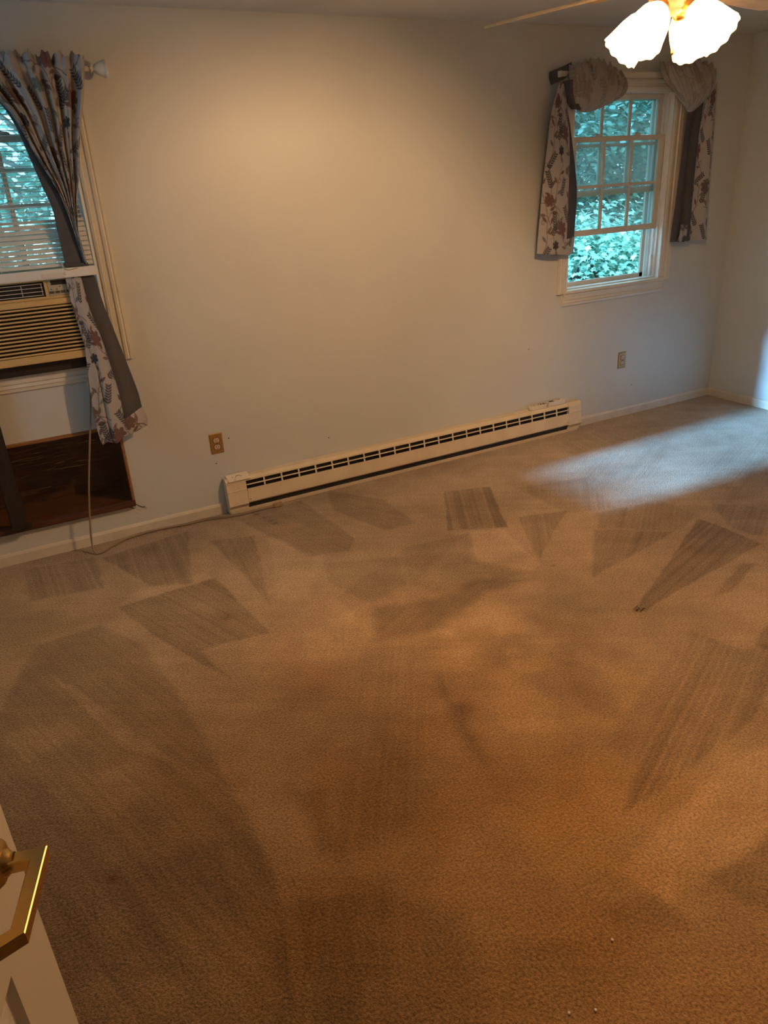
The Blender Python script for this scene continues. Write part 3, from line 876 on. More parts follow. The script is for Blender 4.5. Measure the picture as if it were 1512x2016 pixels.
# ------------------------------------------------------------------ printed cloth
PAL = {'ground': (0.36, 0.335, 0.325), 'mauve': (0.115, 0.075, 0.070), 'rose': (0.135, 0.075, 0.070), 'navy': (0.035, 0.040, 0.052), 'slate': (0.12, 0.15, 0.165), 'taupe': (0.15, 0.112, 0.100)}
def floral_prims(seed):
    rs = random.Random(seed)
    P = []
    def leaf(x, y, a, l, w, c): P.append(('leaf', x, y, a, l, w, c))
    def seg(x0, y0, x1, y1, w, c): P.append(('seg', x0, y0, x1, y1, w, c))
    def vine(x, y, a, n, c, step=0.022, turn=0.35):
        side = 1
        for i in range(n):
            a += rs.uniform(-turn, turn) * 0.7 + 0.18 * math.sin(i * 0.8)
            x2, y2 = x + math.cos(a) * step, y + math.sin(a) * step
            seg(x, y, x2, y2, 0.0016, c)
            if i % 2 == 1:
                la = a + side * 0.9
                seg(x2, y2, x2 + math.cos(la) * 0.010, y2 + math.sin(la) * 0.010, 0.0012, c)
                leaf(x2 + math.cos(la) * 0.024, y2 + math.sin(la) * 0.024, la, 0.017, 0.0068, rs.choice(['mauve', 'taupe', 'taupe', 'slate', 'mauve']))
                side = -side
            x, y = x2, y2
    def sprig(x, y, a, c):
        for k in range(7):
            bx, by = x + math.cos(a) * 0.011 * k, y + math.sin(a) * 0.011 * k
            for s in (-1, 1):
                la = a + s * 0.85
                leaf(bx + math.cos(la) * 0.011, by + math.sin(la) * 0.011, la, 0.0105, 0.0034, c)
        seg(x, y, x + math.cos(a) * 0.078, y + math.sin(a) * 0.078, 0.0013, c)
    def flower(x, y, r, c): P.append(('flower', x, y, r, rs.uniform(0, 1), c))
    def curl(x, y, r, c):
        pp = [(x + math.cos(t) * r * (1 - t / 9), y + math.sin(t) * r * (1 - t / 9)) for t in np.linspace(0, 6.5, 14)]
        for a, b in zip(pp[:-1], pp[1:]): seg(*a, *b, 0.0013, c)
    TW, THT = 0.30, 0.40
    vine(0.03, 0.02, 1.2, 18, 'taupe'); vine(0.20, 0.00, 1.7, 17, 'taupe'); vine(0.12, 0.20, 2.2, 9, 'mauve'); vine(0.26, 0.22, 1.9, 9, 'taupe')
    for x, y, a in ((0.07, 0.10, 0.9), (0.05, 0.30, 2.0), (0.21, 0.27, 1.1), (0.25, 0.09, 1.9), (0.15, 0.37, 0.5), (0.09, 0.12, 1.7)): sprig(x, y, a, 'navy')
    flower(0.14, 0.13, 0.034, 'rose'); flower(0.235, 0.345, 0.032, 'mauve'); flower(0.045, 0.245, 0.028, 'rose'); flower(0.28, 0.17, 0.026, 'slate'); flower(0.10, 0.055, 0.022, 'navy')
    vine(0.09, 0.06, 1.9, 16, 'taupe'); vine(0.16, 0.22, 1.2, 8, 'mauve')
    for x, y, a in ((0.02, 0.38, 1.0), (0.19, 0.16, 2.1), (0.12, 0.27, 1.3), (0.28, 0.02, 1.6)): sprig(x, y, a, 'navy')
    for x, y in ((0.18, 0.06), (0.10, 0.33), (0.27, 0.29), (0.02, 0.15)): curl(x, y, 0.014, 'taupe')
    return P, TW, THT
FLORAL = floral_prims(11)

def paint_floral(s, t, ground=None, pal=None):
    pal = pal or PAL
    P, TW, TH_ = FLORAL
    col = np.tile(np.array(ground or pal['ground']), (len(s), 1))
    s, t = s / 1.3, t / 1.3
    S, T = np.mod(s, TW), np.mod(t, TH_)
    e = 0.0012
    for pr in P:
        if pr[0] == 'seg':
            x0, y0, x1, y1, w, c = pr[1:]
            cx, cy, rad = (x0 + x1) / 2, (y0 + y1) / 2, math.hypot(x1 - x0, y1 - y0) / 2 + 0.004
        elif pr[0] == 'leaf':
            cx, cy, a, l, w, c = pr[1:]
            rad = l + 0.004
        else:
            cx, cy, r, ph, c = pr[1:]
            rad = r * 1.25
        dx = np.mod(S - cx + TW / 2, TW) - TW / 2
        dy = np.mod(T - cy + TH_ / 2, TH_) - TH_ / 2
        k = np.nonzero((np.abs(dx) < rad) & (np.abs(dy) < rad))[0]
        if not len(k): continue
        x, y = dx[k], dy[k]
        if pr[0] == 'seg':
            ex, ey = x1 - x0, y1 - y0
            q = np.clip(((x + ex / 2) * ex + (y + ey / 2) * ey) / (ex * ex + ey * ey + 1e-12), 0, 1)
            d = np.hypot(x + ex / 2 - q * ex, y + ey / 2 - q * ey) - w
        elif pr[0] == 'leaf':
            u = x * math.cos(a) + y * math.sin(a)
            v_ = -x * math.sin(a) + y * math.cos(a)
            d = np.abs(v_) - w * np.clip(1 - (u / l) ** 2, 0, 1) * (1 - 0.25 * u / l)
            d = np.where(np.abs(u) > l, 0.01, d)
        else:
            rr, th = np.hypot(x, y), np.arctan2(y, x)
            d = rr - r * (0.60 + 0.40 * np.abs(np.cos(3 * (th + ph))) ** 0.7)
        m = np.clip(0.5 - d / e * 0.5, 0, 1)[:, None]
        col[k] = col[k] * (1 - m) + np.array(pal[c])[None] * m
    return col

def resample(pts, n):
    q = spline([(p[0], 0, p[1]) for p in pts], 200)
    L = np.array([(a.x, a.z) for a in q])
    d = np.concatenate([[0], np.cumsum(np.hypot(*(L[1:] - L[:-1]).T))])
    t = np.linspace(0, d[-1], n)
    return np.stack([np.interp(t, d, L[:, 0]), np.interp(t, d, L[:, 1])], 1)

def cloth(name, L, Rr, yf, nu, nv, parent, fab=None, m='floral', s0=0.0, t0=0.0, zf=None, xf=None, thick=0.0018, pal=None, tflip=False):
    """cloth sheet between two edge curves (x,z); yf(u,v) is the depth; fab = fabric width, fabric height for the print"""
    A, B = resample(L, nv), resample(Rr, nv)
    u = np.linspace(0, 1, nu)
    v = np.linspace(0, 1, nv)
    U, V = np.meshgrid(u, v, indexing='ij')
    X = A[None, :, 0] * (1 - U) + B[None, :, 0] * U
    Z = A[None, :, 1] * (1 - U) + B[None, :, 1] * U
    Y = yf(U, V)
    if zf is not None: Z = Z + zf(U, V)
    if xf is not None: X = X + xf(U, V)
    org = np.array(world_loc(parent))
    co = np.stack([X.ravel(), Y.ravel(), Z.ravel()], 1) - org
    me = bpy.data.meshes.new(name)
    ii, jj = np.meshgrid(np.arange(nu - 1), np.arange(nv - 1), indexing='ij')
    a = (ii * nv + jj).ravel()
    faces = np.stack([a, a + nv, a + nv + 1, a + 1], 1)
    me.from_pydata(co.tolist(), [], faces.tolist())
    me.polygons.foreach_set('use_smooth', np.ones(len(faces), bool))
    if fab:
        sc = U.ravel() * fab[0] + s0
        tc = (1 - V.ravel()) * fab[1] + t0
        if tflip: tc = V.ravel() * fab[1] + t0
        col = paint_floral(sc, tc, pal=pal)
        at = me.color_attributes.new('print', 'FLOAT_COLOR', 'POINT')
        at.data.foreach_set('color', np.concatenate([col, np.ones((len(col), 1))], 1).astype(np.float32).ravel())
    me.materials.append(M[m])
    me.update()
    o = bpy.data.objects.new(name, me)
    COL.objects.link(o)
    o.parent = parent
    sm = o.modifiers.new('thickness', 'SOLIDIFY')
    sm.thickness = thick
    sm.offset = 0
    return o

sin, cos, pi = np.sin, np.cos, np.pi
# ---- left curtain: gathered on the rod, twisted and tucked behind the blind's bottom rail
cl = empty('floral_curtain', (0.45, -0.11, 0.58))
tag(cl, 'floral curtain with grey lining twisted and tucked behind the blind rail', 'curtain')
def y_up(U, V):
    A = 0.025 * (1 - 0.84 * V)
    ph = 2 * pi * 7.5 * U + 2.2 * sin(4.2 * U + 1) + 0.9 * V + 0.7 * sin(11 * U)
    g = np.exp(-((V - 0.062) / 0.022) ** 2)
    hd_ = np.clip(1 - V / 0.05, 0, 1)
    y = -0.113 + A * (0.75 * sin(ph) + 0.35 * sin(2.3 * ph + 1)) * (1 - 0.72 * g)
    y = y - 0.012 * np.exp(-((U - 0.62) / 0.10) ** 2) * V
    y = y + 0.030 * np.clip((V - 0.88) / 0.12, 0, 1) * 0.3 + 0.010 * hd_ * sin(2 * pi * 13 * U + 2 * sin(5 * U)) + 0.002 * g - 0.004 * hd_
    return y
cloth('floral_panel', [(0.165, 2.245), (0.178, 2.19), (0.235, 2.10), (0.288, 2.018), (0.323, 1.921), (0.353, 1.843), (0.377, 1.787), (0.396, 1.739), (0.414, 1.673), (0.432, 1.557), (0.446, 1.414)],
      [(0.617, 2.236), (0.612, 2.19), (0.586, 2.083), (0.537, 1.929), (0.512, 1.823), (0.491, 1.743), (0.466, 1.662), (0.459, 1.612), (0.450, 1.549), (0.455, 1.470), (0.460, 1.413)],
      y_up, 230, 300, cl, fab=(0.62, 0.86), s0=0.04,
      zf=lambda U, V: np.clip(1 - V / 0.07, 0, 1) * (0.010 * sin(2 * pi * 8 * U) + 0.006 * sin(2 * pi * 19 * U + 1)))
cloth('lining_panel', [(0.150, 2.19), (0.205, 2.12), (0.253, 2.065), (0.294, 1.973), (0.319, 1.858), (0.342, 1.75), (0.363, 1.655), (0.364, 1.555), (0.366, 1.410)],
      [(0.200, 2.19), (0.245, 2.11), (0.292, 2.018), (0.328, 1.921), (0.358, 1.843), (0.388, 1.76), (0.420, 1.673), (0.440, 1.557), (0.458, 1.410)],
      lambda U, V: -0.096 - 0.004 * sin(pi * U) - 0.008 * np.clip((V - 0.6) / 0.4, 0, 1) * (1 - U), 24, 120, cl, m='lining')
# bunched neck passing behind the rail
cloth('lining_neck', [(0.362, 1.425), (0.358, 1.385), (0.354, 1.345)], [(0.462, 1.420), (0.470, 1.385), (0.480, 1.340)],
      lambda U, V: -0.109 + 0.003 * sin(14 * U), 30, 12, cl, m='lining')
def y_lo(U, V):
    f = 0.010 * sin(2 * pi * (1.1 * U + 0.15)) * (0.3 + 0.7 * V) * (1 - U) ** 0.5 + 0.010 * np.exp(-((U - 0.42) / 0.06) ** 2) * np.clip((V - 0.35) / 0.3, 0, 1) * 1.6
    return -0.126 + f
cloth('floral_tail', [(0.352, 1.372), (0.356, 1.23), (0.370, 1.069), (0.367, 1.017), (0.352, 0.85), (0.344, 0.695), (0.348, 0.585), (0.356, 0.562)],
      [(0.418, 1.368), (0.426, 1.222), (0.448, 1.097), (0.465, 0.952), (0.479, 0.804), (0.478, 0.659), (0.481, 0.605), (0.478, 0.580)],
      y_lo, 90, 300, cl, fab=(0.16, 0.86), s0=0.07, t0=0.14,
      zf=lambda U, V: np.clip((V - 0.9) / 0.1, 0, 1) * 0.008 * sin(9 * U))
cloth('lining_tail', [(0.410, 1.372), (0.420, 1.222), (0.441, 1.097), (0.458, 0.952), (0.472, 0.804), (0.474, 0.66)],
      [(0.478, 1.362), (0.496, 1.222), (0.519, 1.104), (0.548, 0.946), (0.574, 0.797), (0.581, 0.702)],
      lambda U, V: -0.113 + 0.026 * U * V - 0.007 * sin(pi * U * 1.6) * V, 40, 120, cl, m='lining')
cloth('floral_hem', [(0.471, 0.672), (0.474, 0.63), (0.482, 0.590)], [(0.5805, 0.712), (0.595, 0.655), (0.588, 0.612)],
      lambda U, V: -0.121 + 0.026 * U - 0.007 * sin(pi * U * 1.6) - 0.004 * sin(pi * V), 70, 50, cl, fab=(0.13, 0.09), s0=0.03, t0=0.26)

def finial(parent, x, y, z, sx, m):
    MB().lathe([(0.0001, 0), (0.011, 0), (0.011, 0.004), (0.016, 0.006), (0.016, 0.012), (0.009, 0.015), (0.009, 0.020), (0.017, 0.024), (0.024, 0.036), (0.029, 0.052), (0.031, 0.062), (0.035, 0.063), (0.036, 0.068), (0.034, 0.073), (0.024, 0.077), (0.0001, 0.079)], (x, y, z), (sx, 0, 0), 28).build('finial', m, parent)
rd = empty('curtain_rod', (W1C, -0.085, 2.187))
tag(rd, 'white curtain rod with bell shaped finial over the left window', 'curtain rod')
MB().tube([(-0.44, -0.088, 2.190), (0.632, -0.088, 2.190)], 0.0095, 14).build('rod', M['rod'], rd)
finial(rd, 0.630, -0.088, 2.190, 1, M['rod'])
finial(rd, -0.438, -0.088, 2.190, -1, M['rod'])
for x in (-0.40, 0.60):
    MB().box(x - 0.008, x + 0.008, -0.092, 0.0, 2.172, 2.182, 0.002).box(x - 0.012, x + 0.012, -0.006, 0.0, 2.15, 2.21, 0.002).build('bracket', M['rod'], rd)

# ---- right window: two short swagged panels on a white rod
rd2 = empty('curtain_rod', (W2C, -0.06, 2.19))
tag(rd2, 'flat white curtain rod behind the short curtains of the far window', 'curtain rod')
MB().box(3.23, 4.475, -0.068, -0.062, 2.178, 2.206, 0.002).build('rod', M['rod'], rd2)
for x in (3.232, 4.473):
    MB().box(x - 0.004, x + 0.004, -0.068, 0.0, 2.176, 2.208, 0.001).box(x - 0.013, x + 0.013, -0.004, 0.0, 2.165, 2.22, 0.001).build('bracket', M['rod'], rd2)
PALH = dict(PAL)
def short_curtain(label, tl, tm, tr, floral_left, swag_top, swag_bot, loop, seed):
    c = empty('short_curtain', (tl[-1][0] + 0.1, -0.1, 1.2))
    tag(c, label, 'curtain', 'short curtains on the far window')
    wf = 0.24
    if floral_left:
        cloth('floral_tail', tl, tm, lambda U, V: -0.085 - 0.026 * sin(pi * U) * (0.4 + 0.6 * V) + 0.004 * sin(7 * U + 3 * V) * (1 - U), 110, 260, c, fab=(wf, 0.92), s0=seed, t0=0.02)
        cloth('lining_tail', tm, tr, lambda U, V: -0.078 + 0.030 * U * (0.5 + 0.5 * V) - 0.008 * sin(pi * U * 1.5), 30, 120, c, m='lining')
    else:
        cloth('lining_tail', tl, tm, lambda U, V: -0.062 - 0.040 * np.abs(sin(pi * (1.6 * U + 0.15))) * (0.4 + 0.6 * V), 60, 120, c, m='lining')
        cloth('floral_tail', tm, tr, lambda U, V: -0.085 + 0.026 * sin(2 * pi * U * 0.9 + 0.4) * (0.4 + 0.6 * V), 110, 260, c, fab=(wf, 0.92), s0=seed, t0=0.11)
    return c
c1 = short_curtain('short floral curtain with puffed swag on the left side of the far window',
    [(3.203, 2.15), (3.155, 1.999), (3.128, 1.792), (3.109, 1.624), (3.090, 1.42), (3.075, 1.225)],
    [(3.240, 2.13), (3.277, 1.98), (3.301, 1.786), (3.305, 1.614), (3.307, 1.42), (3.306, 1.200)],
    [(3.262, 2.12), (3.290, 1.998), (3.333, 1.891), (3.395, 1.635), (3.409, 1.50), (3.401, 1.200)], True, None, None, None, 0.0)
cloth('floral_hem', [(3.304, 1.292), (3.305, 1.25), (3.306, 1.198)], [(3.404, 1.300), (3.404, 1.25), (3.402, 1.198)], lambda U, V: -0.083 + 0.030 * U - 0.008 * sin(pi * U * 1.5), 50, 40, c1, fab=(0.10, 0.10), s0=0.12, t0=0.3)
# puffed swag: top gathered on the rod, belly hanging forward
def swag_y(base, depth, kf, sl):
    def f(U, V):
        b = depth * sin(pi * np.clip(V * 0.93 + 0.05, 0, 1)) ** 0.75 * (0.35 + 0.65 * sin(pi * np.clip(U * 0.94 + 0.03, 0, 1)) ** 0.6)
        fan = sin(2 * pi * (kf * U + sl * V * (1 - U)) + 2.0 * V)
        w = (0.006 * fan + 0.006 * sin(2 * pi * (2.3 * kf * U) + 5 * V)) * (1 - V) ** 1.6 + 0.009 * sin(11 * V + 6 * U + 2 * sin(3 * U)) * V * (1 - 0.3 * V)
        return base - b + w
    return f
PUFF = {k: tuple(0.30 * a + 0.70 * b for a, b in zip(v, (0.30, 0.27, 0.25))) for k, v in PAL.items()}
PUFF['ground'] = (0.33, 0.30, 0.28)
cloth('swag', [(3.275, 2.225), (3.262, 2.150), (3.283, 2.065), (3.325, 2.010), (3.360, 1.996)],
      [(3.700, 2.190), (3.712, 2.150), (3.700, 2.105), (3.640, 2.062), (3.520, 2.012)],
      swag_y(-0.066, 0.105, 7, 1.5), 160, 110, c1, fab=(0.42, 0.22), s0=0.1, t0=0.05, pal=PUFF,
      zf=lambda U, V: (0.052 * sin(pi * np.clip(U * 1.05, 0, 1)) ** 1.2 + 0.010 * sin(2 * pi * 9 * U) + 0.006 * sin(2 * pi * 21 * U)) * (1 - V) ** 2 - 0.010 * sin(pi * U) * V)
cloth('swag_return', [(3.185, 2.205), (3.186, 2.175), (3.200, 2.140)], [(3.300, 2.250), (3.300, 2.215), (3.262, 2.170)],
      lambda U, V: -0.015 - 0.060 * U + 0.006 * sin(8 * U), 30, 16, c1, m='lining')
cloth('swag_tuck', [(3.225, 2.150), (3.245, 2.08), (3.300, 2.01)], [(3.300, 2.165), (3.320, 2.09), (3.352, 2.00)],
      lambda U, V: -0.085 - 0.035 * sin(pi * U) + 0.010 * sin(11 * U + 3 * V), 30, 30, c1, m='lining')
c2 = short_curtain('short floral curtain with puffed swag on the right side of the far window',
    [(4.278, 2.02), (4.268, 1.85), (4.257, 1.659), (4.240, 1.43), (4.221, 1.200)],
    [(4.415, 2.08), (4.395, 1.862), (4.390, 1.60), (4.391, 1.426), (4.396, 1.195)],
    [(4.500, 2.15), (4.519, 1.886), (4.528, 1.68), (4.540, 1.478), (4.566, 1.190)], False, None, None, None, 0.15)
cloth('floral_hem', [(4.283, 1.308), (4.275, 1.26), (4.266, 1.194)], [(4.397, 1.300), (4.397, 1.25), (4.397, 1.190)], lambda U, V: -0.108 + 0.02 * U - 0.004 * sin(pi * V), 60, 50, c2, fab=(0.14, 0.12), s0=0.06, t0=0.05)
cloth('swag', [(3.985, 2.250), (3.992, 2.19), (4.045, 2.125), (4.150, 2.052), (4.250, 2.000)],
      [(4.480, 2.235), (4.470, 2.18), (4.440, 2.12), (4.400, 2.060), (4.320, 1.990)],
      swag_y(-0.066, 0.100, 6, -0.6), 150, 110, c2, fab=(0.45, 0.22), s0=0.2, t0=0.15, pal=PUFF,
      zf=lambda U, V: (0.030 * sin(pi * U) + 0.010 * sin(2 * pi * 8 * U) + 0.006 * sin(2 * pi * 19 * U)) * (1 - V) ** 2 - 0.012 * sin(pi * U) * V)
cloth('swag_return', [(4.455, 2.245), (4.46, 2.20), (4.45, 2.10)], [(4.520, 2.215), (4.522, 2.16), (4.512, 2.09)],
      lambda U, V: -0.065 + 0.045 * U, 20, 16, c2, m='lining')

# ------------------------------------------------------------------ baseboard heater
HX0, HX1, CX0, CX1 = 0.950, 3.526, 1.066, 3.414
ht = empty('baseboard_heater', ((HX0 + HX1) / 2, -0.035, 0.0))
tag(ht, 'long cream electric baseboard heater with slotted grille along the back wall', 'heater')
MB().box(HX0 + 0.003, HX1 - 0.003, -0.006, 0.0, 0.0, 0.208).build('back_plate', M['heater'], ht)
MB().prism([(-0.006, 0.200), (-0.006, 0.209), (-0.046, 0.207), (-0.060, 0.193), (-0.0615, 0.184), (-0.058, 0.184), (-0.055, 0.192), (-0.044, 0.201)], 'x', CX0, CX1).build('top_panel', M['heater'], ht)
MB().prism([(-0.0685, 0.137), (-0.076, 0.062), (-0.074, 0.056), (-0.066, 0.052), (-0.066, 0.055), (-0.071, 0.059), (-0.0655, 0.137)], 'x', CX0, CX1).build('front_panel', M['heater'], ht)
MB().prism([(-0.0635, 0.164), (-0.0660, 0.158), (-0.0560, 0.156), (-0.0560, 0.160)], 'x', CX0, CX1).build('grille_rail', M['heater'], ht)
NB = 22
bar0 = None
for k in range(1, NB):
    x = CX0 + (CX1 - CX0) * k / NB
    if bar0 is None:
        bar0 = MB().prism([(-0.0615, 0.186), (-0.0690, 0.136), (-0.0640, 0.136), (-0.0570, 0.186)], 'x', x - 0.0045, x + 0.0045).build('grille_bar', M['heater'], ht)
        bx = x
    else:
        copy_part(bar0, ht, (x - bx, 0, 0))
MB().box(CX0, CX1, -0.046, -0.006, 0.06, 0.196).build('heating_core', M['heater_dark'], ht)
MB().box(CX0, CX1, -0.056, -0.006, 0.016, 0.060).build('gap_shade', M['heater_dark'], ht)  # solid block, near-black to stand for the shade under the front panel
MB().tube([(CX0, -0.060, 0.047), (CX1, -0.060, 0.047)], 0.003, 8).build('element_tube', M['fin'], ht)
MB().prism([(-0.006, 0.0), (-0.060, 0.0), (-0.063, 0.020), (-0.059, 0.021), (-0.054, 0.008), (-0.006, 0.008)], 'x', HX0 + 0.006, HX1 - 0.02).build('bottom_lip', M['heater'], ht)
for a, b in ((HX0, CX0 - 0.0015), (CX1 + 0.0015, HX1)):
    e = MB().prism([(-0.006, 0.209), (-0.046, 0.208), (-0.061, 0.193), (-0.068, 0.138), (-0.077, 0.054), (-0.073, 0.047), (-0.058, 0.030), (-0.055, 0.006), (-0.006, 0.006)], 'x', a, b).build('end_cap', M['heater'], ht)
    MB().prism([(-0.0675, 0.141), (-0.0705, 0.139), (-0.0707, 0.136), (-0.0680, 0.133)], 'x', a + 0.004, b - 0.004).build('cap_crease', M['heater'], e)
    MB().prism([(-0.0605, 0.190), (-0.0640, 0.186), (-0.0650, 0.182), (-0.0620, 0.180)], 'x', a + 0.004, b - 0.004).build('cap_crease', M['heater'], e)
    MB().lathe([(0.0001, 0), (0.004, 0), (0.003, 0.002), (0.0001, 0.002)], ((b + 0.012) if a == HX0 else (a - 0.012), -0.0738, 0.075), (0, -1, 0.09), 10).build('screw', M['fin'], e)

# loose cover plate lying on the heater's left end
cd = empty('thermostat_plate', (1.03, -0.035, 0.209))
tag(cd, 'loose cream thermostat cover plate lying on the left end of the heater', 'cover plate')
def platept(u, w, h=0.0):   # u along x 0..1, w front to back 0..1
    return (0.966 + 0.126 * u, -0.070 + 0.062 * w - 0.3 * h, 0.196 + 0.021 * w + 0.002 * u * 0 + h)
pm = MB()
pv = [platept(u, w, h) for h in (0.0, 0.004) for (u, w) in ((0, 0), (1, 0), (1, 1), (0, 1))]
pm.add(pv, [(3, 2, 1, 0), (4, 5, 6, 7), (0, 1, 5, 4), (1, 2, 6, 5), (2, 3, 7, 6), (3, 0, 4, 7)])
pm.box(0.966, 1.092, -0.0075, -0.0065, 0.205, 0.2165)
pm.build('plate', M['card'], cd)
arc = [platept(0.52 + 0.14 * math.cos(a), 0.45 + 0.22 * math.sin(a), 0.0045) for a in np.linspace(0.1, math.pi - 0.1, 12)]
MB().tube(arc, 0.0012, 6).build('dial_mark', M['black'], cd)
MB().tube([platept(*q, 0.0045) for q in ((0.26, 0.28), (0.26, 0.08), (0.36, 0.08), (0.36, 0.28), (0.30, 0.28))], 0.0009, 5).build('square_mark', M['black'], cd)
MB().tube([platept(*q, 0.0045) for q in ((0.24, 0.52), (0.27, 0.56))], 0.0016, 5).build('dot_mark', M['black'], cd)

# two remotes on the right end
def rounded_slab(x0, x1, y0, y1, z0, z1, r, n=6):
    pts = []
    for cx, cy, a0 in ((x1 - r, y1 - r, 0), (x0 + r, y1 - r, 90), (x0 + r, y0 + r, 180), (x1 - r, y0 + r, 270)):
        for k in range(n + 1):
            a = R(a0 + 90 * k / n)
            pts.append((cx + r * math.cos(a), cy + r * math.sin(a)))
    m = MB()
    n_ = len(pts)
    cxm, cym = (x0 + x1) / 2, (y0 + y1) / 2
    ring = [(1.0, z0 + 0.003), (1.0, z1 - 0.004), (0.96, z1)]
    v = []
    for s, z in [(0.95, z0)] + ring:
        v += [(cxm + (p[0] - cxm) * (1 - (1 - s) * 0.5), cym + (p[1] - cym) * s, z) for p in pts]
    f = [tuple(range(n_ - 1, -1, -1))]
    for j in range(3):
        f += [(j * n_ + k, j * n_ + (k + 1) % n_, (j + 1) * n_ + (k + 1) % n_, (j + 1) * n_ + k) for k in range(n_)]
    f.append(tuple(3 * n_ + k for k in range(n_)))
    m.add(v, f)
    return m
HT = 0.2095
r1 = empty('remote_control', (3.17, -0.026, HT))
tag(r1, 'small ivory remote control with rounded ends on the heater', 'remote')
rounded_slab(3.095, 3.240, -0.048, -0.008, HT - 0.001, HT + 0.024, 0.019).build('casing', M['remote'], r1)
for x, y in ((3.180, -0.020), (3.190, -0.034), (3.200, -0.020), (3.210, -0.032), (3.222, -0.020), (3.222, -0.036)):
    MB().box(x - 0.004, x + 0.004, y - 0.004, y + 0.004, HT + 0.0235, HT + 0.0265, 0.001).build('button', M['black'], r1)
MB().box(3.132, 3.142, -0.026, -0.021, HT + 0.0235, HT + 0.0255, 0.0005).build('button', M['ac_btn'], r1)
r2 = empty('remote_control', (3.33, -0.026, HT))
tag(r2, 'boxy pale remote control with dark bars lying nearer the heater end', 'remote')
rounded_slab(3.252, 3.398, -0.045, -0.006, HT - 0.001, HT + 0.028, 0.004).build('casing', M['remote2'], r2)
for k in range(5):
    MB().box(3.268 + 0.008 * k, 3.273 + 0.008 * k, -0.036, -0.014, HT + 0.0275, HT + 0.0295, 0.0005).build('button', M['black'], r2)
MB().box(3.352, 3.366, -0.022, -0.014, HT + 0.0275, HT + 0.0290, 0.0005).build('button', M['black'], r2)

# ------------------------------------------------------------------ outlets
def outlet(x, z, label):
    o = empty('wall_outlet', (x, 0, z - 0.057))
    tag(o, label, 'outlet')
    pl = MB()
    w, h = 0.036, 0.0575
    ring = [((w, h), 0.0), ((w, h), -0.003), ((w - 0.004, h - 0.004), -0.006)]
    v = []
    for (a, b), y in ring:
        v += [(x - a, y, z - b), (x + a, y, z - b), (x + a, y, z + b), (x - a, y, z + b)]
    pl.add(v, [(0, 1, 5, 4), (1, 2, 6, 5), (2, 3, 7, 6), (3, 0, 4, 7), (4, 5, 9, 8), (5, 6, 10, 9), (6, 7, 11, 10), (7, 4, 8, 11), (8, 9, 10, 11)])
    pl.build('plate', M['plate'], o)
    for dz in (-0.0195, 0.0195):
        q = MB()
        pts = []
        for k in range(24):
            a = 2 * math.pi * k / 24
            pts.append((x + 0.0172 * math.cos(a), z + dz + max(-0.0135, min(0.0135, 0.0172 * math.sin(a)))))
        q.prism(pts, 'y', -0.0085, -0.005)
        rc = q.build('receptacle', M['recept'], o)
        q = MB()
        pts2 = [(x + (p[0] - x) * 1.17, z + dz + (p[1] - z - dz) * 1.20) for p in pts]
        q.prism(pts2, 'y', -0.0066, -0.0055)
        q.build('receptacle_rim', M['slot'], o)
        for sx, hh in ((-0.0062, 0.0042), (0.0062, 0.0034)):
            MB().box(x + sx - 0.0012, x + sx + 0.0012, -0.0089, -0.0080, z + dz + 0.003 - hh, z + dz + 0.003 + hh).build('slot', M['slot'], rc)
        MB().lathe([(0.0001, 0.0005), (0.0026, 0.0005), (0.0026, 0), (0.0001, 0)], (x, -0.0084, z + dz - 0.0075), (0, -1, 0), 10).build('slot', M['slot'], rc)
    MB().lathe([(0.0028, 0), (0.0024, 0.0012), (0.0001, 0.0015)], (x, -0.006, z), (0, -1, 0), 10).build('screw', M['slot'], o)
outlet(0.948, 0.415, 'bronze duplex outlet plate above the left end of the heater')
outlet(3.943, 0.420, 'bronze duplex outlet plate below the far window')

# ------------------------------------------------------------------ power cord
cdw = empty('power_cord', (0.5, -0.08, 0.0))
tag(cdw, 'brown power cord hanging from the air conditioner and running along the baseboard', 'cord')
pts = spline([(0.375, -0.070, 0.985), (0.362, -0.078, 0.90), (0.352, -0.083, 0.82), (0.318, -0.088, 0.66), (0.280, -0.092, 0.50), (0.245, -0.098, 0.345), (0.215, -0.102, 0.18), (0.199, -0.108, 0.06), (0.203, -0.135, 0.010),
    (0.235, -0.140, 0.007), (0.285, -0.100, 0.007), (0.345, -0.052, 0.007), (0.42, -0.030, 0.008), (0.524, -0.026, 0.008), (0.62, -0.034, 0.007), (0.70, -0.045, 0.007), (0.80, -0.038, 0.007), (0.913, -0.070, 0.007), (1.0, -0.088, 0.007), (1.10, -0.093, 0.007), (1.20, -0.102, 0.008)], 160)
MB().tube(pts, 0.0048, 8).build('cable', M['cord'], cdw)
pts2 = [(p.x, p.y - 0.011 - 0.006 * math.sin(p.x * 9), 0.0065) for p in pts if p.x > 0.30 and p.z < 0.02]
MB().tube(pts2, 0.0034, 8).build('cable', M['cord'], cdw)
MB().box(1.195, 1.250, -0.116, -0.090, 0.001, 0.024, 0.005).build('plug', mat('tan_plug', (0.36, 0.24, 0.14), 0.5), cdw)

# ------------------------------------------------------------------ open door at the left
DE = Vector((-0.137, -2.985, 0.0))
dd = Vector((-0.26, -0.966, 0)).normalized()
dn = Vector((0.966, -0.26, 0)).normalized()
# local frame: x towards the hinge, y out of the visible face, z up
dr = empty('door_1', DE, math.atan2(dd.y, dd.x))
tag(dr, 'open cream panel door with brass lever at the lower left', kind='structure')
DW, DH, DT = 0.76, 2.03, 0.035
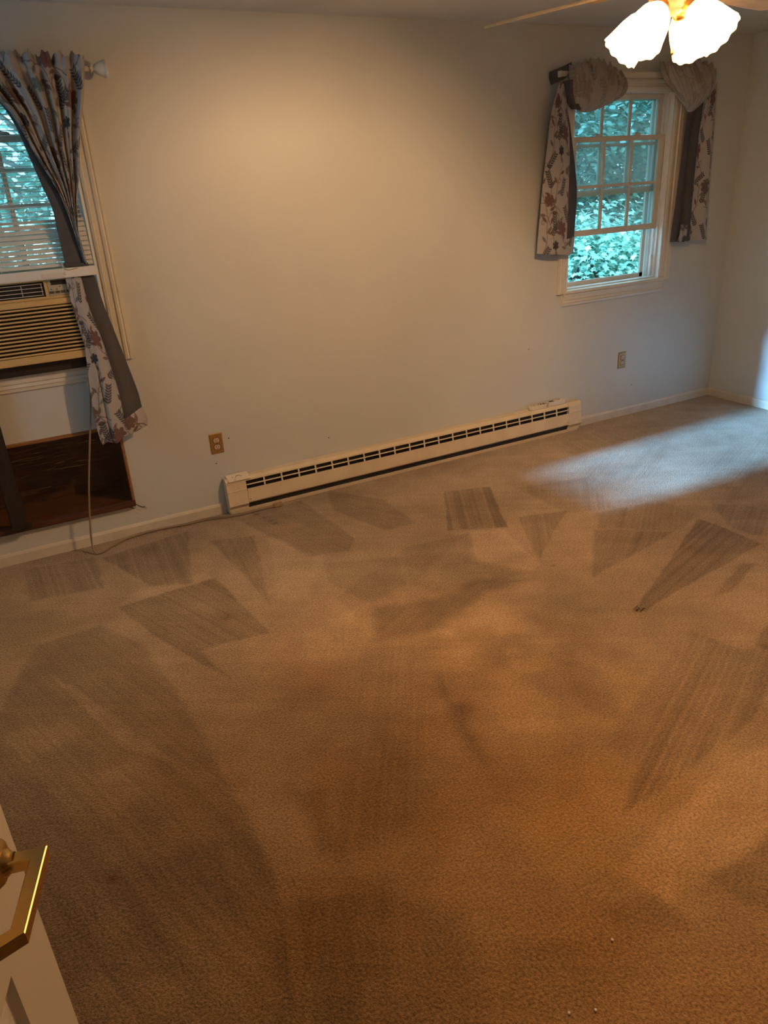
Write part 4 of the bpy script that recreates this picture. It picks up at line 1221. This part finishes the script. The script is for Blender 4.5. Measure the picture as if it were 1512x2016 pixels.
# with x = dd, the local y axis is dd rotated +90 deg = (0.966,-0.26): the visible face looks along +y
lf = MB()
PX = [(0.125, 0.345), (0.415, 0.635)]
PZ = [(0.24, 0.806), (1.04, 1.62), (1.72, 1.90)]
xs = [0, 0.125, 0.345, 0.415, 0.635, DW]
zs = [0.012, 0.24, 0.806, 1.04, 1.62, 1.72, 1.90, DH]
def ispanel(i, j): return i in (1, 3) and j in (1, 3, 5)
for i in range(len(xs) - 1):
    for j in range(len(zs) - 1):
        if not ispanel(i, j):
            lf.box(xs[i], xs[i + 1], -DT, 0.0, zs[j], zs[j + 1])
lf.build('door_frame', M['door'], dr, local=True)
for (a, b) in PX:
    for (c, d) in PZ:
        q = MB()
        ringp = [(0.0, 0.0), (0.006, -0.010), (0.012, -0.011), (0.034, -0.003), (0.040, -0.003)]
        v = []
        for g, y in ringp:
            v += [(a + g, y, c + g), (b - g, y, c + g), (b - g, y, d - g), (a + g, y, d - g)]
        f = []
        for k in range(len(ringp) - 1):
            f += [(4 * k + e, 4 * k + (e + 1) % 4, 4 * k + 4 + (e + 1) % 4, 4 * k + 4 + e) for e in range(4)]
        n4 = 4 * (len(ringp) - 1)
        f.append((n4, n4 + 1, n4 + 2, n4 + 3))
        q.add(v, f)
        q.box(a, b, -DT + 0.004, -0.014, c, d)
        q.build('door_panel', M['door'], dr, local=True)
LZ = 0.930
lv = MB().lathe([(0.0001, 0.010), (0.020, 0.010), (0.027, 0.007), (0.031, 0.002), (0.031, 0.0)], (0.062, 0.0, LZ), (0, 1, 0), 28).build('lever_handle', M['brass'], dr, local=True)
tag(lv, 'polished brass lever handle')
# flat bar: out from the door, along it, and back
def bar(path, hw_, th_):
    m = MB()
    P = [Vector((p[0], p[1], 0)) for p in path]
    v = []
    for i, p in enumerate(P):
        t0 = (P[i] - P[i - 1]).normalized() if i > 0 else (P[1] - P[0]).normalized()
        t1 = (P[i + 1] - P[i]).normalized() if i < len(P) - 1 else t0
        n0 = Vector((-t0.y, t0.x, 0))
        n1 = Vector((-t1.y, t1.x, 0))
        n_ = (n0 + n1).normalized()
        k = th_ / max(0.3, n_.dot(n0))
        for sz, sn in ((-1, -1), (-1, 1), (0.85, 1), (1, 0.85), (1, -0.85), (0.85, -1)):
            q = p + n_ * k * sn
            v.append((q.x, q.y, LZ + hw_ * sz))
    f = [(0, 1, 2, 3, 4, 5), tuple(range(len(v) - 1, len(v) - 7, -1))]
    for i in range(len(P) - 1):
        f += [(6 * i + k, 6 * i + (k + 1) % 6, 6 * i + 6 + (k + 1) % 6, 6 * i + 6 + k) for k in range(6)]
    m.add(v, f)
    return m
bar([(0.066, 0.006), (0.066, 0.052), (0.176, 0.050), (0.194, 0.018)], 0.0085, 0.0090).build('lever', M['brass'], lv, local=True)
MB().lathe([(0.017, 0.0), (0.017, 0.008), (0.012, 0.012), (0.0115, 0.016)], (0.064, 0.006, LZ), (0, 1, 0), 20).build('neck', M['brass'], lv, local=True)

# ------------------------------------------------------------------ ceiling fan with four lit tulip shades
FX, FY = 2.03, -1.97
fan = empty('ceiling_fan', (FX, FY, 2.05))
tag(fan, 'ceiling fan with pale blades and four lit ruffled glass shades', 'ceiling fan')
MB().lathe([(0.0001, 2.44), (0.075, 2.44), (0.075, 2.425), (0.055, 2.385), (0.018, 2.375), (0.015, 2.34), (0.05, 2.335), (0.105, 2.32), (0.118, 2.29), (0.118, 2.225), (0.100, 2.20), (0.07, 2.19), (0.062, 2.185)], (FX, FY, 0), (0, 0, 1), 36).build('motor_housing', M['fanbody'], fan)
MB().lathe([(0.062, 2.187), (0.066, 2.175), (0.066, 2.125), (0.058, 2.108), (0.030, 2.100), (0.012, 2.092), (0.0001, 2.090)], (FX, FY, 0), (0, 0, 1), 32).build('light_fitter', M['fanbody'], fan)
BZ = 2.185
for k in range(4):
    a = R(102 + 90 * k)
    d = Vector((math.cos(a), math.sin(a), 0))
    n = Vector((-d.y, d.x, 0))
    th = R(14)
    def bp(r, s, h=0.0):
        p = Vector((FX, FY, BZ)) + d * r + n * s * math.cos(th)
        p.z += -s * math.sin(th) + h
        return p
    out = [(0.19, 0.048), (0.30, 0.058), (0.55, 0.066), (0.68, 0.064), (0.715, 0.050), (0.73, 0.025), (0.733, 0.0)]
    pts = out + [(r, -s) for r, s in reversed(out[:-1])]
    m = MB()
    nP = len(pts)
    v = [bp(r, s, 0.003) for r, s in pts] + [bp(r, s, -0.003) for r, s in pts]
    m.add(v, [tuple(range(nP)), tuple(range(2 * nP - 1, nP - 1, -1))] + [(i, (i + 1) % nP, (i + 1) % nP + nP, i + nP) for i in range(nP)])
    b = m.build('blade', M['fanblade'], fan)
    m = MB()
    m.tube([bp(0.095, 0, 0.02), bp(0.15, 0, 0.012), bp(0.20, 0.0, -0.006)], [0.016, 0.013, 0.012], 8, flat=0.4)
    for s in (-0.03, 0.03):
        m.tube([bp(0.18, 0, -0.006), bp(0.22, s, -0.006), bp(0.27, s, -0.006)], [0.012, 0.012, 0.010], 8, flat=0.3)
    m.build('blade_iron', M['brass'], b)
view = R(-47)                               # how the light kit is turned
for k in range(4):
    a = view - R(28) - R(90) * k
    hd = Vector((math.cos(a), math.sin(a), 0))
    ax = (hd * 0.74 + Vector((0, 0, -0.67))).normalized()
    base = Vector((FX, FY, 2.106)) + hd * 0.066
    prof = [(0.021, 0.0), (0.032, 0.010), (0.047, 0.035), (0.054, 0.062), (0.058, 0.090), (0.061, 0.112), (0.064, 0.128)]
    def rip(j, w, r, h):
        g = max(0, (j - 2) / 4) ** 1.5
        return r * (1 + 0.018 * g * math.sin(11 * w)), h + 0.0022 * g * math.sin(11 * w + 0.6)
    m = MB()
    m.lathe(prof, base, ax, 72, True, rip)
    sh = m.build('shade', M['lampglass'], fan)
    so = sh.modifiers.new('thickness', 'SOLIDIFY')
    so.thickness = 0.0025
    MB().lathe([(0.0001, -0.022), (0.016, -0.022), (0.024, -0.012), (0.026, 0.004), (0.023, 0.010)], base, ax, 24).build('socket', M['brass'], fan)
    MB().tube([Vector((FX, FY, 2.128)) + hd * 0.05, Vector((FX, FY, 2.130)) + hd * 0.064, base - ax * 0.015], 0.009, 10).build('lamp_arm', M['brass'], fan)
    MB().lathe([(0.0001, 0.006), (0.010, 0.007), (0.011, 0.016), (0.019, 0.028), (0.021, 0.037), (0.017, 0.047), (0.008, 0.052), (0.0001, 0.053)], base, ax, 20).build('bulb', M['bulb'], fan)
    ld = bpy.data.lights.new('lamp_light', 'POINT')
    ld.energy = LAMP_WATTS[k]
    ld.color = LAMP_COLOR
    ld.shadow_soft_size = 0.016
    lo = bpy.data.objects.new('lamp_light', ld)
    COL.objects.link(lo)
    lo.parent = fan
    lo.location = base + ax * 0.072 - Vector(fan.location)
for off, zl in (((0.012, -0.010), 2.005), ((-0.01, 0.02), 2.03)):
    ch = MB()
    x, y = FX + off[0], FY + off[1]
    z = 2.094
    while z > zl:
        ch.lathe([(0.0001, -0.0018), (0.0016, -0.0008), (0.0018, 0.0005), (0.0001, 0.0018)], (x, y, z), (0, 0, 1), 6)
        z -= 0.0042
    ch.lathe([(0.0001, -0.016), (0.004, -0.013), (0.005, -0.006), (0.003, 0.0), (0.0001, 0.002)], (x, y, zl), (0, 0, 1), 10)
    ch.tube([(x, y, 2.096), (x, y, zl)], 0.0006, 5)
    ch.build('pull_chain', M['brass'], fan)

# ------------------------------------------------------------------ bits on the carpet
def bit(x, y, kind, a, label, l=0.03):
    if kind == 'straw':
        o = MB().tube([(x - l / 2 * math.cos(a), y - l / 2 * math.sin(a), 0.003), (x, y, 0.005), (x + l / 2 * math.cos(a), y + l / 2 * math.sin(a), 0.003)], [0.0008, 0.0012, 0.0007], 5).build('straw', M['straw'])
        tag(o, label, 'straw', 'straw bits on the carpet')
    elif kind == 'lint':
        o = MB().lathe([(0.0001, 0.0), (0.0035, 0.001), (0.0028, 0.004), (0.0001, 0.005)], (x, y, 0.001), (0.2, 0.1, 1), 7).build('lint_speck', M['lint'])
        tag(o, label, 'lint', 'white lint specks on the carpet')
    else:
        m = MB()
        rs = random.Random(5)
        for k in range(26):
            a1 = rs.uniform(0, 6.28)
            r = rs.uniform(0.004, 0.024)
            c = (x + r * math.cos(a1), y + r * 0.6 * math.sin(a1), 0.004)
            b1 = rs.uniform(0, 6.28)
            m.tube([(c[0] - 0.009 * math.cos(b1), c[1] - 0.009 * math.sin(b1), 0.002), (c[0], c[1], rs.uniform(0.006, 0.013)), (c[0] + 0.009 * math.cos(b1), c[1] + 0.009 * math.sin(b1), 0.002)], 0.0014, 4)
        tag(m.build('carpet_fluff', M['fluff']), label, 'fluff')
bit(0.962, -3.049, 'lint', 0, 'white lint speck on the carpet alone toward the lower right')
bit(0.760, -3.128, 'lint', 0, 'left white lint speck of the pair at the bottom of the carpet')
bit(0.814, -3.152, 'lint', 0, 'right white lint speck of the pair at the bottom of the carpet')
bit(0.045, -0.868, 'straw', 0.3, 'pale straw on the carpet nearest the hanging cord')
bit(0.220, -1.017, 'straw', 0.1, 'pale straw on the carpet just left of the striped patch')
bit(-0.074, -2.509, 'straw', -0.5, 'dark straw on the carpet right of the open door')
bit(2.102, -2.016, 'fluff', 0, 'tuft of pulled grey carpet fluff at the tip of a dark wedge')

# ------------------------------------------------------------------ outside
gr = MB().box(-30, 45, 0.9, 60, -3.3, -3.0)
tag(gr.build('ground', M['lawn'], loc=(0, 0, -3.0)), 'grassy ground far below the windows', kind='structure')

LOBE = [(0, 0), (0.10, 0.16), (0.36, 0.22), (0.24, 0.36), (0.46, 0.58), (0.20, 0.60), (0.0, 1.0), (-0.20, 0.60), (-0.46, 0.58), (-0.24, 0.36), (-0.36, 0.22), (-0.10, 0.16)]
OVAL = [(0, 0), (0.30, 0.30), (0.26, 0.66), (0, 1.0), (-0.26, 0.66), (-0.30, 0.30)]
def tree(label, base, top, crown, nclump, nleaf, size, m, seed, shape, spread=0.5):
    rs = np.random.RandomState(seed)
    root = empty('tree', base)
    tag(root, label, 'tree', 'trees outside the windows')
    cc, cr_ = np.array(crown[0], float), np.array(crown[1], float)
    # clump centres biased to the crown's shell
    q = rs.normal(size=(nclump, 3))
    q /= np.linalg.norm(q, axis=1)[:, None]
    cl_ = cc + q * cr_ * (rs.uniform(0.35, 1.0, nclump) ** 0.5)[:, None]
    ids = rs.randint(0, nclump, nleaf)
    P = cl_[ids] + rs.normal(size=(nleaf, 3)) * spread * np.array([1, 1, 0.55])
    # leaf frames: mostly flat, tips drooping outward
    out = P - cc
    az = np.arctan2(out[:, 1], out[:, 0]) + rs.normal(size=nleaf) * 0.9
    dr_ = rs.uniform(-0.9, 0.1, nleaf)
    t = np.stack([np.cos(az) * np.cos(dr_), np.sin(az) * np.cos(dr_), np.sin(dr_)], 1)
    s = np.stack([-np.sin(az), np.cos(az), rs.uniform(-0.5, 0.5, nleaf)], 1)
    s /= np.linalg.norm(s, axis=1)[:, None]
    sz = size * rs.uniform(0.6, 1.25, nleaf)
    S = np.array(shape)
    V = P[:, None, :] + (S[None, :, 0, None] * s[:, None, :] + S[None, :, 1, None] * t[:, None, :]) * sz[:, None, None]
    k = len(S)
    V = V.reshape(-1, 3) - np.array(base)
    me = bpy.data.meshes.new('foliage')
    me.vertices.add(len(V))
    me.vertices.foreach_set('co', V.astype(np.float32).ravel())
    me.loops.add(nleaf * k)
    me.loops.foreach_set('vertex_index', np.arange(nleaf * k, dtype=np.int32))
    me.polygons.add(nleaf)
    me.polygons.foreach_set('loop_start', np.arange(0, nleaf * k, k, dtype=np.int32))
    me.update(calc_edges=True)
    tone = np.clip(rs.uniform(0, 0.75, nleaf) + rs.uniform(-0.15, 0.35, nclump)[ids], 0, 1)
    at = me.attributes.new('leaf', 'FLOAT', 'FACE')
    at.data.foreach_set('value', tone.astype(np.float32))
    me.materials.append(m)
    fo = bpy.data.objects.new('foliage', me)
    COL.objects.link(fo)
    fo.parent = root
    fo['kind'] = 'stuff'
    tr = MB()
    b = Vector(base)
    tp = Vector(top)
    tr.tube([b + Vector((0, 0, -0.1)), b.lerp(tp, 0.4) + Vector((0.06, 0.04, 0)), b.lerp(tp, 0.75), tp], [0.15, 0.11, 0.08, 0.03], 10)
    tr.build('trunk', M['bark'], root)
    for i in range(min(14, nclump)):
        c = Vector(cl_[i])
        st = b.lerp(tp, 0.45 + 0.5 * (i / 14))
        MB().tube([st, st.lerp(c, 0.5) + Vector((0, 0, -0.1)), c], [0.035, 0.022, 0.008], 6).build('branch', M['bark'], root)
    return root
G = -3.0
tree('bright leafy maple low outside the far window', (8.6, 5.6, G), (8.6, 5.6, 1.0), ((8.35, 5.4, -0.35), (1.9, 1.5, 1.35)), 60, 17000, 0.125, M['leaf_near'], 1, LOBE, 0.30)
tree('tall leafy tree outside the far window behind the maple', (11.0, 8.6, G), (11.0, 8.6, 4.0), ((11.0, 8.6, 2.2), (2.6, 1.8, 2.9)), 90, 16000, 0.15, M['leaf_far'], 2, OVAL, 0.42)
tree('leafy tree outside the far window on its left', (7.6, 8.8, G), (7.6, 8.8, 4.2), ((7.6, 8.8, 2.0), (2.3, 1.7, 3.2)), 90, 15000, 0.15, M['leaf_far'], 3, OVAL, 0.42)
tree('shaded tree outside the far window on its right', (14.2, 9.4, G), (14.2, 9.4, 4.0), ((14.2, 9.4, 1.2), (2.6, 2.2, 3.8)), 90, 15000, 0.16, M['leaf_far'], 4, OVAL, 0.45)
tree('leafy tree seen through the blind slats', (0.3, 7.0, G), (0.3, 7.0, 3.6), ((0.3, 7.0, 1.9), (2.2, 1.6, 2.6)), 80, 14000, 0.13, M['leaf_near'], 5, OVAL, 0.40)
tree('leafy tree left of the one behind the blind', (-3.4, 8.5, G), (-3.4, 8.5, 3.6), ((-3.4, 8.5, 1.6), (2.4, 1.8, 3.2)), 70, 9000, 0.16, M['leaf_far'], 6, OVAL, 0.45)
tree('leafy tree between the two windows', (4.2, 9.6, G), (4.2, 9.6, 3.9), ((4.2, 9.6, 1.6), (2.3, 1.8, 3.3)), 80, 11000, 0.16, M['leaf_far'], 7, OVAL, 0.45)
tree('dim tree farthest out behind the far window', (17.0, 14.0, G), (17.0, 14.0, 5.0), ((17.0, 14.0, 2.0), (4.2, 2.4, 4.8)), 110, 15000, 0.22, M['leaf_far'], 8, OVAL, 0.6)
tree('dim tree farthest out behind the maple', (11.5, 13.5, G), (11.5, 13.5, 5.0), ((11.5, 13.5, 1.6), (4.0, 2.2, 4.8)), 110, 15000, 0.22, M['leaf_far'], 9, OVAL, 0.6)
tree('dim tree farthest out behind the blind', (0.8, 12.5, G), (0.8, 12.5, 5.0), ((0.8, 12.5, 1.6), (4.2, 2.2, 4.8)), 110, 15000, 0.22, M['leaf_far'], 10, OVAL, 0.6)
bpy.context.view_layer.update()
